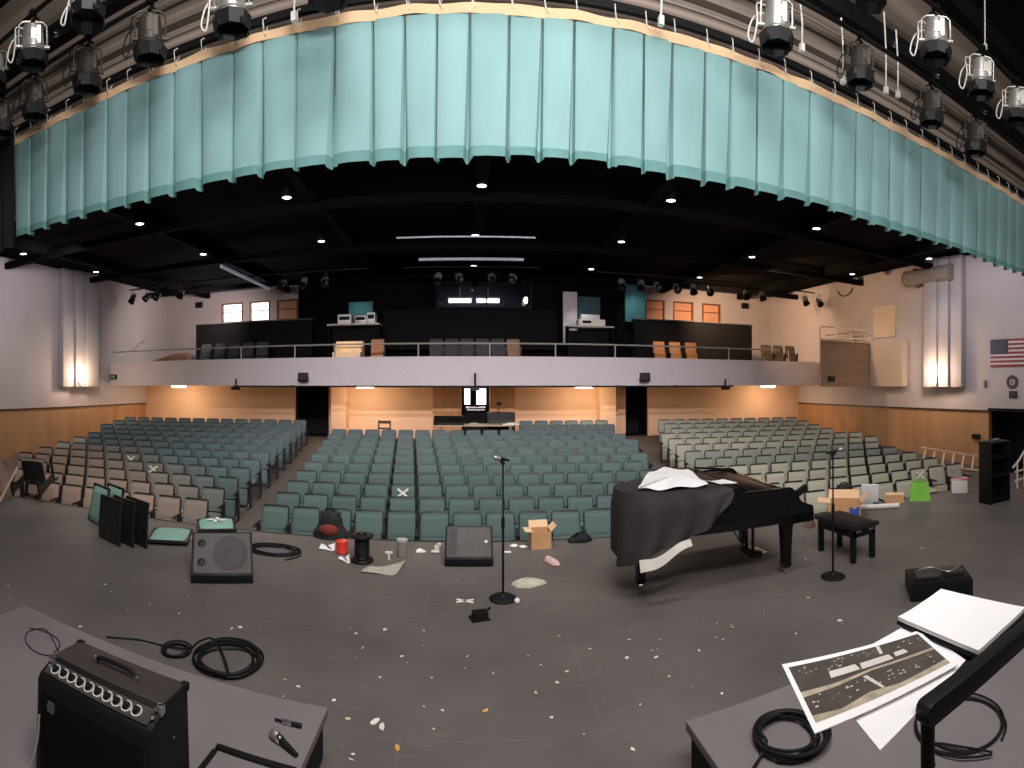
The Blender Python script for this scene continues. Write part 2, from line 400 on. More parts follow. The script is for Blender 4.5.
def arm_mesh():
    m = MB(); m.prism([(-.24, .585), (.10, .60), (.12, .63), (-.20, .625), (-.25, .61)], -.022, .022, 'X'); return m.mesh('armrest', SHELL, .008)
bm_, sm_ = back_meshes(); seat_up = seat_mesh(True); seat_dn = seat_mesh(False); std_ = standard_mesh(); arm_ = arm_mesh()
def cross_mesh(L, t=.045):
    m = MB()
    for a in (R(38), R(-36)): m.box((0, 0, 0), (L, .003, t), rot=MX.Rotation(a, 3, 'Y'))
    return m.mesh('tape_cross', TAPE)
cross_ = cross_mesh(.27, .04)
SP = .54
def put(me, par, col, loc=(0, 0, 0), name=None):
    o = bpy.data.objects.new(name or me.name, me); COL.objects.link(o); o.parent = par; o.location = loc; o.color = col; return o
def make_seat(name, loc, rz, col, up, label, cat, group, first, X=False, full=True, zoff=0):
    t = thing(name, label, cat, loc, rz, group)
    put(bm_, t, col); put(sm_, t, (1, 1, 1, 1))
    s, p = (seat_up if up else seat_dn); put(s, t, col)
    if full:
        put(p, t, (1, 1, 1, 1))
    put(std_, t, (1, 1, 1, 1), (SP / 2, 0, 0)); put(arm_, t, (1, 1, 1, 1), (SP / 2, 0, 0))
    if first: put(std_, t, (1, 1, 1, 1), (-SP / 2, 0, 0)); put(arm_, t, (1, 1, 1, 1), (-SP / 2, 0, 0))
    if X:
        o = put(cross_, t, (1, 1, 1, 1), (0, .062, .735)); o.rotation_euler.x = R(-12); o['label'] = 'white tape cross'
    return t
def mixc(a, b, t): t = max(0, min(1, t)); return tuple(x + (y - x) * t for x, y in zip(a, b))
TEAL = rgb(89, 110, 106); TEAL_WARM_LIT = rgb(172, 146, 130); TEAL_SHADED = rgb(92, 108, 110); TEAL_PALE_LIT = rgb(182, 178, 160)  # warm light and balcony shade are painted into the teal fabric tones
ROWY = [8.4 + .9 * k for k in range(12)]
LO = [8.2, 9.95, 10.3, 10.8, 11.1, 11.35, 11.5, 11.6, 11.8, 12.0, 12.2, 12.3]
RO = [8.35, 10.5, 11.0, 11.1, 11.2, 11.4, 11.65, 11.8, 11.8, 11.9, 12.0, 12.1]
seats = []
for k in range(12):
    for blk in 'ACF':
        if blk == 'A': x0, x1 = -(4.75 + .115 * k), -LO[k]
        elif blk == 'F': x0, x1 = 5.25 + .115 * k, RO[k]
        else: x0, x1 = -3.25 - .1 * k, 3.75 + .1 * k
        if blk == 'C' and k > 9: x0, x1 = 2.05, 4.5
        n = int(round(abs(x1 - x0) / SP)) + 1
        for j in range(n):
            x = x0 + (SP if x1 > x0 else -SP) * j
            ang = 2 * CV * x
            y = ROWY[k] - CV * x * x
            d = sqrt(x * x + y * y); px = X0 + F * atan2(x, y); z = hz(x, y)
            ptop = 384 + F * (CH - z - .86) / d
            hid = False
            if 606 < px < 800 and k <= 1 and not (px > 770 and k == 1): hid = True
            if blk == 'C' and k == 0 and px > 606: hid = True
            if px < -14 or px > 1036: continue
            if blk == 'A' and k == 0 and px < 46: continue      # torn-out end of the front row
            if blk == 'A' and k == 1 and 16 < px < 40: continue
            if blk == 'F' and k >= 9 and j == 0: continue
            size = (F / d) ** 2 * cos(atan2(x, y) - ang) * (.2 if hid else 1.0)
            seats.append((size, k, blk, j, n, x, y, z, -ang, px, ptop))
seats.sort(key=lambda s: -s[0])
XM = {('A', 4, 121): 0, ('A', 3, 146): 0, ('C', 2, 412): 0, ('F', 1, 927): 0}
def near(blk, k, px):
    c = [s for s in seats if s[2] == blk and s[1] == k]
    return min(c, key=lambda s: abs(s[9] - px)) if c else None
XS = [near(*q) for q in (('A', 4, 121), ('A', 3, 146), ('C', 2, 412), ('F', 1, 927), ('C', 0, 565))]
BN = {'A': 'amplifier-side block', 'C': 'centre block', 'F': 'flag-side block'}
rnd = random.Random(3)
used_rest = []
SEATOBJ = {}
for i, s in enumerate(seats):
    size, k, blk, j, n, x, y, z, a, px, pt = s
    if blk == 'C': col = mixc(TEAL, TEAL_SHADED, (k - 5) / 6.0); cn = 'teal'
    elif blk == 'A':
        t = (px - 100) / 130.0 + (k - 1.5) * .16; col = mixc(TEAL_WARM_LIT, mixc(TEAL, TEAL_SHADED, .5 + k / 8), t); cn = 'tan' if t < .35 else ('grey-teal' if t < 1 else 'shaded teal')  # 'tan' seats are teal fabric with warm light painted in
    else: col = mixc(TEAL_PALE_LIT, TEAL_SHADED, .0 if k < 4 else (.55 if k in (4, 5) else .15)); cn = 'pale-lit teal'
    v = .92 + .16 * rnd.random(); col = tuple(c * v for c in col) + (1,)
    up = not (rnd.random() < (.10 if k else .2))
    if blk == 'C' and k == 0 and j in (4,): up = False
    if i >= 300: used_rest.append((x, y, z, a, up, col)); continue
    X = s in XS
    lab = '%s theater seat, %s, %s row from stage, %s from inner aisle' % (cn, BN[blk], ORD[k + 1], ORD[j + 1])
    if blk == 'C': lab = '%s theater seat, %s, %s row from stage, %s from amplifier-side aisle' % (cn, BN[blk], ORD[k + 1], ORD[j + 1])
    if X: lab = 'white-crossed ' + lab
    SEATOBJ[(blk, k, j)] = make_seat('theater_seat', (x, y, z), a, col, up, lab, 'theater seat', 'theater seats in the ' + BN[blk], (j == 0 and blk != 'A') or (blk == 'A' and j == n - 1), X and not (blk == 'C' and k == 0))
# the last, smallest or hidden seats as one mass
rest = MB(); MI = {}
def addmesh(mb, me, M, mi):
    b = len(mb.v)
    for v in me.vertices: mb.v.append(M @ v.co)
    for p in me.polygons: mb.f.append(tuple(b + q for q in p.vertices)); mb.m.append(mi)
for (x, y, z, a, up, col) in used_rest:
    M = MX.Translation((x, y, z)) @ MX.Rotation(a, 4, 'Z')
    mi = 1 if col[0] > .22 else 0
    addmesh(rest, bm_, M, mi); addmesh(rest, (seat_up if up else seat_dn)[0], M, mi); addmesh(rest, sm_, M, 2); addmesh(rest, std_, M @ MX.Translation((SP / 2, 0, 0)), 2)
if used_rest:
    me = bpy.data.meshes.new('theater_seats'); me.from_pydata([tuple(p) for p in rest.v], [], rest.f)
    for m in (mat('seat_fabric_shaded', TEAL_SHADED, .9, var=.1, scale=40), mat('seat_fabric_lit', mixc(TEAL_PALE_LIT, TEAL_SHADED, .3), .9, var=.1, scale=40), SHELL): me.materials.append(m)
    for p, mi in zip(me.polygons, rest.m): p.material_index = mi
    me.shade_smooth(); me.set_sharp_from_angle(angle=R(38))
    o = bpy.data.objects.new('theater_seats_far', me); COL.objects.link(o)
    tag(o, 'rearmost dark rows of small theater seats under the balcony', 'theater seats', kind='stuff')
# ------------------------------------------------------------ valance
TEALC = mat('valance_cloth', rgb(132, 170, 170), 0.85, var=0.08, scale=3.0, bump=0.1, bscale=300, stretch=(1, 1, .3))
HEMC = mat('valance_hem', rgb(98, 142, 140), 0.85, var=0.12, scale=5.0)
BANDC = mat('valance_band', rgb(238, 200, 158), 0.8, var=0.05, scale=4)
VY, VB, VT = 5.2, 4.335, 5.76
VX0, VX1 = -6.1, 11.0
pl = []; x = VX0; rv = random.Random(11)
while x < VX1: w = .36 + rv.uniform(-.045, .05); pl.append((x, w, rv.uniform(.5, 1.3), rv.uniform(-.02, .02), rv.uniform(-.012, .012))); x += w
def vprof(i, v, off=0.0):      # one pleat: flat panel then a recess that opens towards the hem
    x, w, g, sway, dz = pl[i]
    gap = (.020 + .045 * g * (1 - v) ** 1.3)
    sx = sway * (1 - v)
    y = VY - .07 - off
    return [(x + sx, y + .012), (x + sx + .02, y), (x + w * .35, y - .012 * (1 - v)), (x + w * .7, y - .006), (x + w - gap - .012 + sx, y), (x + w - gap + sx, y + .02),
            (x + w - gap * .6 + sx, y + .09), (x + w - gap * .3 + sx, y + .09), (x + w + sx - .002, y + .03)]
def vz(i, q): return pl[i][4] + .018 * sin(pl[i][0] * 2.1) + (.014 if q in (1, 2, 3, 4) else -.012)
def strip(mb, zlo, zhi, nv, off, hemwave):
    pts = [(i, q) for i in range(len(pl)) for q in range(9)]
    cols = []
    for (i, q) in pts:
        c = []
        for j in range(nv + 1):
            t = j / nv; z = zlo + (zhi - zlo) * t; v = (z - VB) / (VT - VB)
            p = vprof(i, max(0, min(1, v)), off)[q]
            c.append(mb._a((p[0], p[1], z + (vz(i, q) if hemwave else 0) * (1 - t))))
        cols.append(c)
    for a, b in zip(cols, cols[1:]):
        for j in range(nv): mb.face((a[j], b[j], b[j + 1], a[j + 1]))
val = thing('valance', 'pleated teal border curtain hanging across the top of the stage opening', 'curtain', (0, 0, 0))
mb = MB(); strip(mb, VB + .10, VT, 8, 0, False); mb.build('pleated_cloth', TEALC, val)
mb = MB(); strip(mb, VB, VB + .115, 2, .006, True); o = mb.build('hem', HEMC, val); o['label'] = 'darker teal hem'
mb = MB(); nb = 150
mb.grid(lambda u, v: (VX0 + (VX1 - VX0) * u, VY - .075 + .012 * sin(u * 190), VT - .005 + .105 * v + .010 * sin(u * 61) * (1 - v) + .006 * sin(u * 140)), nb, 1)
o = mb.build('heading_band', BANDC, val); o['label'] = 'pale webbing band'
tm = MB(); tm.tube([(0, -.016, 0), (-.01, -.014, .08), (-.015, -.013, .14), (0, .03, .187), (.012, .073, .14), (.01, .052, .08), (.01, -.012, .0)], .006, 5); tm.tube([(0, -.018, .0), (.03, -.03, -.05)], .005, 4)
tmesh = tm.mesh('tie', WHITE)
for (x, w, g, a, b) in pl:
    o = bpy.data.objects.new('tie', tmesh); COL.objects.link(o); o.parent = val; o.location = (x + .015, VY - .06, VT + .09)
# ------------------------------------------------------------ pipes above the stage
def pipe(name, a, b, r, m, label, cat='pipe'):
    mb = MB(); mb.cyl(a, b, r, n=10); return tag(mb.build(name, m), label, cat)
pipe('batten_pipe', (VX0 - .5, VY - .03, 5.985), (VX1 + .5, VY - .03, 5.985), .03, BLK, 'black batten pipe carrying the teal valance by its ties')
P1a, P1b = V((-8, 4.47, 6.72)), V((9, 3.82, 6.72))
P2a, P2b = V((-8, 4.70, 6.25)), V((11, 4.40, 6.25))
DARKP = mat('dark_pipe', (.012, .012, .012), .45, metal=.5)
pipe('lighting_pipe', P1a, P1b, .028, DARKP, 'upper lighting pipe running across the corners of the picture', 'lighting pipe')
pipe('lighting_pipe', P2a, P2b, .028, DARKP, 'lower lighting pipe just behind the teal valance', 'lighting pipe')
PALE = mat('pale_conduit', rgb(150, 140, 130), .5, metal=.3)
GREYB = mat('grey_raceway', rgb(134, 122, 112), .6, var=.1)
def beam(name, y, z, dy, dz, m, label, cat):
    mb = MB(); mb.box((.25, y, z), (24, dy, dz)); return tag(mb.build(name, m, bev=.005), label, cat)
beam('steel_beam', 5.45, 7.30, .18, .26, BLK, 'black steel beam above the lower row of stage lights', 'beam')
mb = MB()
beam('steel_beam', 4.9, 8.12, .3, .34, BLK, 'thick black upper steel beam seen in the top corners', 'beam')
beam('wall_mounted_raceway', 5.5, 6.63, .12, .11, GREYB, 'grey cable raceway behind the lower lighting pipe', 'raceway')
beam('wall_mounted_raceway', 5.62, 6.36, .08, .05, BLK, 'narrow black cable raceway below the grey one', 'raceway')
pipe('wall_mounted_conduit', (-11, 5.55, 6.50), (12, 5.55, 6.50), .02, PALE, 'pale conduit just above the narrow black raceway', 'conduit')
pipe('wall_mounted_conduit', (-11, 5.45, 6.17), (12, 5.45, 6.17), .018, PALE, 'pale conduit nearest the valance batten pipe', 'conduit')
pipe('wall_mounted_conduit', (-11, 5.5, 6.98), (12, 5.5, 6.98), .018, PALE, 'pale conduit close under the black steel beam', 'conduit')
mb = MB(); mb.box((.25, 1.0, 9.7), (30, 10.4, .2)); struct('ceiling_stage', mb, BLK)
# clips on the beam
cm = MB(); cm.box((0, 0, 0), (.07, .05, .09)); cm.cyl((0, -.03, 0), (0, -.05, 0), .015)
for k, px in enumerate((18, 56, 895, 938, 985)):
    a = az(px); o = cm.build('beam_clamp', CHROME, bev=.006, loc=(5.33 * tan(a), 5.335, 7.22))
    tag(o, ['first', 'second', 'third', 'fourth', 'fifth'][k] + ' bright clamp on the black steel beam, counting from the amplifier side', 'clamp', 'bright beam clamps')
# ------------------------------------------------------------ stage lamps
LGREY = mat('lamp_grey', rgb(172, 170, 166), .38, metal=.6, var=.15, scale=9)
LDARK = mat('lamp_black', (.008, .008, .009), .5, var=.2)
def lamp_proto(bodym, lens=True):
    ps = []
    b = MB(); b.lathe([(.03, -.14), (.09, -.15), (.115, -.17), (.125, -.22), (.145, -.46), (.13, -.47)], n=16)
    b.lathe([(.146, -.43), (.152, -.438), (.147, -.446)], n=16); b.box((.06, -.11, -.30), (.05, .04, .2))
    b.box((0, .10, -.33), (.12, .1, .2)); b.box((.0, -.115, -.30), (.06, .05, .12))
    ps.append(('lamp_body', b.mesh('lamp_body', bodym), None))
    h = MB(); h.lathe([(.148, -.455), (.19, -.48), (.175, -.60), (.165, -.60), (.14, -.48), (0, -.475)], n=8)
    for a in range(4): h.box((.172 * cos(a * pi / 2 + .78), .172 * sin(a * pi / 2 + .78), -.575), (.03, .06, .04), rz=a * pi / 2 + .78)
    ps.append(('hood', h.mesh('hood', LDARK), 'black flared hood'))
    y = MB()
    y.tube([(-.165, 0, -.40), (-.17, 0, -.30), (-.165, 0, -.14), (-.12, 0, -.10), (0, 0, -.09), (.12, 0, -.10), (.165, 0, -.14), (.17, 0, -.30), (.165, 0, -.40)], .012, 6)
    for s in (-1, 1): y.cyl((s * .12, 0, -.38), (s * .20, 0, -.38), .022)
    ps.append(('yoke', y.mesh('yoke', bodym), None))
    c = MB(); c.prism([(-.03, -.10), (.03, -.10)] + arc(0, 0, .052, -.9, pi + .5, 10) + arc(0, 0, .032, pi + .5, -.5, 10), -.02, .02, 'X'); c.cyl((0, .05, -.02), (0, .10, -.02), .012)
    ps.append(('clamp', c.mesh('clamp', DARKP, .005), None))
    k = MB(); k.tube(smoothpts([(-.03, .11, -.22), (-.16, .13, -.18), (-.26, .06, -.32), (-.30, .02, -.50), (-.25, .0, -.56), (-.21, -.02, -.36), (-.20, .08, -.12), (-.10, .10, -.12)], 5), .009, 6)
    ps.append(('power_cable', k.mesh('power_cable', WHITE if bodym is LGREY else RUBBER), None))
    return ps
LG = lamp_proto(LGREY); LD = lamp_proto(mat('lamp_dark_grey', rgb(70, 65, 60), .5, metal=.4, var=.15)); LB = lamp_proto(LDARK)
def onpipe(a, b, px):
    t = tan(az(px)); d = b - a; s = (t * a.y - a.x) / (d.x - t * d.y); return a + d * s
def put_lamp(px, A, B, proto, label, rz, tx, sc, group):
    p = onpipe(A, B, px); t = thing('stage_light', label, 'stage light', p, rz, group)
    t.rotation_euler = (tx, 0, rz); t.scale = (sc,) * 3
    for (n_, me, lb) in proto:
        o = bpy.data.objects.new(n_, me); COL.objects.link(o); o.parent = t
        if lb: o['label'] = lb
        if n_ == 'clamp': o.rotation_mode = 'ZYX'; o.rotation_euler = (-tx, 0, -rz)
for k, (px, pr, rz, tx, sc, lb) in enumerate((
        (-4, LG, .5, -.15, 1.0, 'silver stage light on the upper pipe at the extreme amplifier-side corner'),
        (33, LG, .9, .06, 1.05, 'silver stage light with looped white cable on upper pipe, amplifier side'),
        (90, LG, .4, -.12, 1.1, 'silver stage light cut by the picture top, amplifier side of the upper pipe'),
        (722, LB, -.5, -.25, 1.1, 'large black stage light tilted down over the valance, flag side of centre'),
        (868, LB, -.5, -.2, 1.0, 'black stage light cut by the picture top, flag side of the upper pipe'),
        (936, LG, -.8, 0, 1.05, 'silver stage light on the upper pipe, flag side, first with its whole body showing'),
        (982, LG, -.6, .05, 1.05, 'silver stage light with looped white cable on upper pipe, flag side'),
        (1017, LG, -.9, 0, 1.05, 'silver stage light on the upper pipe at the extreme flag-side edge'))):
    put_lamp(px, P1a, P1b, pr, lb, rz, tx, sc, 'stage lights on the upper pipe')
for k, (px, pr, rz, tx, sc, lb) in enumerate((
        (2, LD, .8, 0, .95, 'dark grey stage light on the lower pipe, first from the amplifier side'),
        (35, LD, .9, .1, .95, 'dark grey stage light on the lower pipe, second from the amplifier side'),
        (88, LD, .9, .1, 1.0, 'dark grey stage light on the lower pipe, third from the amplifier side'),
        (150, LD, .6, .1, 1.0, 'dark grey stage light on the lower pipe, fourth from the amplifier side'),
        (231, LG, .3, .1, 1.05, 'silver stage light with black hood on lower pipe, amplifier side of centre'),
        (327, LB, .3, -.2, 1.15, 'black stage light tilted over the valance, amplifier side of centre'),
        (777, LG, -.4, .05, 1.0, 'silver stage light with black hood on lower pipe, flag side of centre'),
        (861, LD, -.4, .05, .95, 'dark grey stage light on the lower pipe, third from the flag side'),
        (932, LD, -.6, .05, .95, 'dark grey stage light on the lower pipe, second from the flag side'),
        (976, LD, -.6, .05, 1.0, 'dark grey stage light on the lower pipe, first from the flag side'))):
    put_lamp(px, P2a, P2b, pr, lb, rz, tx, sc, 'stage lights on the lower pipe')
for k, (px, y0, y1) in enumerate(((841, 18, 78), (884, 12, 88), (896, 30, 92), (800, 0, 45), (983, -20, 45), (292, -25, 14), (659, -30, 18))):
    a = onpipe(P2a, P2b, px) if k != 4 else onpipe(P1a, P1b, px) + V((0, .4, 1.0)); Y = a.y + (.24 if k != 4 else 0)
    p0 = ony(px, y0, Y); p1 = ony(px + 2, y1, Y); p0.z = max(p0.z, a.z + (.0 if k != 4 else 1.6))
    mb = MB(); mb.tube([p0, (p0 + p1) / 2 + V((.02, 0, 0)), p1], .011, 6); mb.box(p1 - V((0, 0, .03)), (.05, .05, .09))
    tag(mb.build('hanging_cable', WHITE), 'white cable with plug hanging from the lighting pipe, %s counted from the amplifier side' % ORD[{5: 1, 6: 2, 3: 3, 0: 4, 1: 5, 2: 6, 4: 7}[k]], 'cable', 'white hanging cables')
# ------------------------------------------------------------ house downlights
dl = MB(); dl.lathe([(.0, -.004), (.06, -.002), (.098, .004), (.098, .012)], n=16)
lens_ = dl.mesh('lens', GLOW)
dc = MB(); dc.lathe([(.10, .02), (.102, -.005), (.12, -.01), (.12, .22), (.03, .30), (.03, .36), (0, .36)], n=16); can_ = dc.mesh('can', BLK)
nd = 0
for ri, (Y, xs) in enumerate(((10.6, (-12.2, -7.75, -3.85, .28, 4.36, 8.4, 13.0)), (14.15, (-12.3, -7.9, -4.1, .2, 4.3, 8.6, 12.9)), (17.8, (-8.3, -4.2, .2, 4.3, 8.5)), (20.3, (-4.3, 4.6)))):
    for j, x in enumerate(xs):
        if abs(x) > 12 and Y < 12: pass
        t = thing('ceiling_downlight', 'lit round downlight in the black ceiling, %s row from stage, %s from amplifier side' % (ORD[ri + 1], ORD[j + 1]), 'downlight', (x, Y, ZC - .01), 0, 'ceiling downlights')
        for n_, me in (('lens', lens_), ('can', can_)):
            o = bpy.data.objects.new(n_, me); COL.objects.link(o); o.parent = t
        if n_ and ri < 2:
            ld = bpy.data.lights.new('downlight', 'SPOT'); ld.energy = 95; ld.spot_size = R(100); ld.spot_blend = .8; ld.shadow_soft_size = .12; ld.color = (1, .95, .9)
            lo = bpy.data.objects.new('downlight', ld); COL.objects.link(lo); lo.location = (x, Y, ZC - .06)
# ------------------------------------------------------------ house lighting bar
BAR_Y = 17.3
for k, (xa, xb, z) in enumerate(((-13.2, -3.4, 6.02), (-2.2, 2.4, 6.0), (4.4, 13.6, 5.95))):
    pipe('house_lighting_pipe', (xa, BAR_Y, z), (xb, BAR_Y, z), .03, DARKP, ['lighting pipe over the balcony on the amplifier side', 'short lighting pipe in front of the control booth', 'lighting pipe over the balcony on the flag side'][k], 'lighting pipe')
HL = [(133, 298), (148, 297), (158, 291), (181, 290), (283, 283), (304, 279), (325, 278), (438, 274), (459, 272), (492, 275), (513, 273), (622, 281), (641, 280), (657, 286), (676, 286), (693, 285), (710, 288), (746, 297), (762, 297), (805, 298), (819, 299)]
hb = MB(); hb.lathe([(.0, .16), (.09, .15), (.11, .10), (.12, -.08)], n=12); hbody = hb.mesh('lamp_body', LGREY)
hh = MB(); hh.lathe([(.12, -.08), (.15, -.22), (.14, -.22), (.11, -.09), (0, -.085)], n=12); hhood = hh.mesh('hood', LDARK)
hy = MB(); hy.tube([(-.13, 0, 0), (-.14, 0, .14), (-.05, 0, .24), (0, 0, .30), (.05, 0, .24), (.14, 0, .14), (.13, 0, 0)], .012, 5); hyoke = hy.mesh('yoke', LDARK)
for k, (px, py) in enumerate(HL):
    p = ony(px, py, BAR_Y); bright = k in (1, 2, 4, 6, 8, 9, 10, 13, 14, 16, 20)
    zb = {True: 6.02, False: 6.0}[p.x < -3] if p.x < 3 else 5.95
    p.z = zb - .30 - .05
    t = thing('house_light', '%s small stage light on the pipe over the balcony, %s from the amplifier side' % ('hanging', ORD[k + 1]), 'stage light', p, 0, 'small lights over the balcony')
    for n_, me in (('lamp_body', hbody), ('hood', hhood), ('yoke', hyoke)):
        o = bpy.data.objects.new(n_, me); COL.objects.link(o); o.parent = t
        if n_ != 'yoke': o.rotation_euler = (R(-50 if bright else -30), 0, R(random.uniform(-25, 25)))
# pale catwalk pipes in front of the booth, faint glow standing in for caught light
pipe('catwalk_rail', (-1.85, 13.4, 5.90), (1.75, 13.4, 5.90), .022, mat('pale_rail_glow', rgb(200, 205, 220), .4, emis=(.7, .8, 1), estr=.10), 'pale catwalk rail nearest the stage above the balcony', 'rail')
pipe('catwalk_rail', (-1.5, 15.8, 5.90), (1.7, 15.8, 5.90), .045, MATS['pale_rail_glow'], 'pale thick catwalk rail in front of the booth', 'rail')

mb = MB(); mb.grid(lambda u, v: (VX0 - 1.6 + 1.58 * u, VY - .10 + .05 * sin(u * 40), 4.2 + 1.75 * v), 40, 4)
tag(mb.build('valance_end_shade', mat('end_shade_black', (.006, .006, .007), .95)), 'dark sheet standing in for shade beyond the amplifier-side end of the teal valance', 'shade sheet')  # dark sheet stands in for the shade past the valance end
pipe('catwalk_rail', (-7.7, 15.0, 5.92), (-7.8, 19.4, 5.92), .06, MATS['pale_rail_glow'], 'pale catwalk rail running away towards the bright white windows', 'rail')
# ------------------------------------------------------------ balcony
RAIL = mat('rail_paint', rgb(165, 158, 155), .45, metal=.3)
t = thing('balcony_rail', 'long pale metal rail along the top of the balcony front', 'rail', (0, YF + .1, 3.0))
mb = MB(); mb.cyl((XL + .1, 0, .43), (11.6, 0, .43), .028, n=8); mb.build('top_rail', RAIL, t)
x = XL + .3; pm = MB(); pm.cyl((0, 0, 0), (0, 0, .43), .024, n=8); pm = pm.mesh('rail_post', RAIL)
xs = [ony(p, 350, YF).x for p in (108, 188, 240, 294, 334, 418, 490, 556, 616, 674, 730, 790)]
for x in xs:
    o = bpy.data.objects.new('rail_post', pm); COL.objects.link(o); o.parent = t; o.location = (x, 0, 0)
DKW = mat('dark_parapet', (.006, .0055, .006), .85, spec=.15, var=.2)
for k, (p0, p1, yt) in enumerate(((196, 312, 322), (634, 752, 322))):
    Y = 19.3; a = Y * tan(az(p0)); b = Y * tan(az(p1)); zt_ = ony((p0 + p1) / 2, yt, Y).z
    mb = MB(); mb.box(((a + b) / 2, Y + .1, (2.83 + zt_) / 2), (b - a, .2, zt_ - 2.83)); struct('wall_parapet_%d' % (k + 1), mb, DKW)
    mb = MB(); mb.box(((a + b) / 2, Y + .1, zt_ + .02), (b - a + .06, .28, .04)); struct('trim_%d' % (3 + k), mb, mat('parapet_cap', rgb(90, 80, 76), .7))
# control booth
BY = 20.0; ba = ony(300, 300, BY).x; bb = ony(634, 300, BY).x
wa = ony(436, 300, BY).x; wb = ony(532, 300, BY).x; wz0 = 5.02; wz1 = 6.08
mb = MB()
mb.box(((ba + wa) / 2, BY + .1, 4.62), (wa - ba, .2, 3.6)); mb.box(((wb + bb) / 2, BY + .1, 4.62), (bb - wb, .2, 3.6))
mb.box(((wa + wb) / 2, BY + .1, (2.82 + wz0) / 2), (wb - wa, .2, wz0 - 2.82)); mb.box(((wa + wb) / 2, BY + .1, (wz1 + 6.42) / 2), (wb - wa, .2, 6.42 - wz1))
for x in (ba, bb): mb.box((x, (BY + YU) / 2, 4.62), (.15, YU - BY, 3.6))
struct('wall_booth', mb, mat('booth_wall', (.0025, .0025, .003), .9, spec=.1, var=.2))
mb = MB(); mb.box((ony(470, 320, 19.6).x, 19.6, 4.15), (6.6, .12, 1.5)); struct('wall_booth_lower', mb, mat('booth_apron', (.008, .007, .0075), .9, spec=.1))
bw = thing('window_7', None, None, ((wa + wb) / 2, BY, wz0)); bw['kind'] = 'structure'; W = wb - wa; H = wz1 - wz0
mb = MB()
for x in (-W / 2 + .03, W / 2 - .03): mb.box((x, .08, H / 2), (.06, .12, H))
for z in (.03, H - .03): mb.box((0, .08, z), (W - .12, .12, .06))
mb.box((.1, .08, H / 2), (.05, .1, H - .12)); mb.build('window_frame', BLK, bw)
mb = MB(); mb.box((0, .1, H / 2), (W - .1, .012, H - .1)); mb.build('window_pane', mat('booth_glass', (.9, .95, 1), .02, trans=1.0), bw)
mb = MB(); mb.box(((ba + bb) / 2, YU - .12, 5.0), (bb - ba - .3, .06, 2.6)); struct('wall_booth_back', mb, mat('booth_back', rgb(60, 66, 78), .9))
for k, (p0, p1) in enumerate(((449, 471), (477, 499))):
    a = ony(p0, 301, 20.9).x; b = ony(p1, 301, 20.9).x; z = ony(470, 301, 20.9).z
    t = thing('tube_light', 'bright tube light inside the booth window, %s side' % ('amplifier' if k == 0 else 'flag'), 'tube light', ((a + b) / 2, 20.9, z), 0, 'booth tube lights')
    mb = MB(); mb.cyl((-(b - a) / 2, 0, 0), ((b - a) / 2, 0, 0), .07, n=10); mb.build('tube', mat('tube_glow%d' % k, (1, 1, 1), .5, emis=(.95, .93, 1), estr=5), t)
    mb = MB(); mb.box((0, 0, .11), (b - a + .1, .2, .07)); mb.box((0, 0, .35), (.03, .03, .42)); mb.build('lamp_housing', WHITE, t)
mb = MB(); mb.lathe([(.0, -.12), (.06, -.11), (.08, 0), (.06, .12), (0, .13)], n=12); p = ony(526, 300, 19.7)
tag(mb.build('wall_lamp', mat('cool_glow', (1, 1, 1), .5, emis=(.9, .95, 1), estr=3), loc=p + V((0, .1, 0))), 'small glowing white lamp on the dark booth wall beside the window', 'lamp')
# pale wall strip, teal lit panels and desks beside the booth
def panel(name, px0, px1, py0, py1, Y, m, label, cat, d=.08):
    a = ony(px0, py0, Y); b = ony(px1, py1, Y); ym = (py0 + py1) / 2; pm = (px0 + px1) / 2
    z0 = ony(pm, py1, Y).z; z1 = min(ony(pm, py0, Y).z, 6.3)
    mb = MB(); mb.box(((a.x + b.x) / 2, Y, (z0 + z1) / 2), (b.x - a.x, d, z1 - z0)); return tag(mb.build(name, m, bev=.005), label, cat)
TP = mat('teal_panel', rgb(58, 100, 104), .8)
panel('wall_panel', 563, 577, 292, 344, 19.8, mat('pale_panel', rgb(190, 180, 182), .8), 'narrow pale wall panel beside the dark booth wall', 'panel')
panel('wall_panel', 625, 645, 264, 322, 19.7, TP, 'tall teal panel beside the orange shuttered windows', 'panel')
panel('wall_panel', 349, 373, 302, 316, 19.8, TP, 'small teal lit panel above the pale desk shelf', 'panel')
panel('wall_panel', 578, 600, 297, 315, 19.8, mat('dim_teal_panel', rgb(52, 78, 86), .8), 'dim teal panel above the flag-side control desk', 'panel')
def desk(px0, px1, pyt, pyb, Y, m, label):
    a = ony(px0, pyt, Y); b = ony(px1, pyt, Y); W = b.x - a.x
    t = thing('control_desk', label, 'desk', ((a.x + b.x) / 2, Y, 2.82)); h = a.z - 2.82
    mb = MB(); mb.box((0, 0, h - .03), (W, .6, .06)); mb.build('desk_top', m, t)
    for s in (-1, 1):
        mb = MB(); mb.box((s * (W / 2 - .05), 0, h / 2 - .03), (.05, .5, h - .06)); mb.build('side_panel', DKW, t)
    mb = MB(); mb.box((0, .2, h * .55), (W - .15, .03, h * .7)); mb.build('modesty_panel', DKW, t)
    return t, h, W
t, h, W = desk(329, 381, 325, 345, 18.9, mat('desk_pale', rgb(175, 168, 164), .6), 'pale-topped control desk with stacked white equipment, amplifier side of booth')
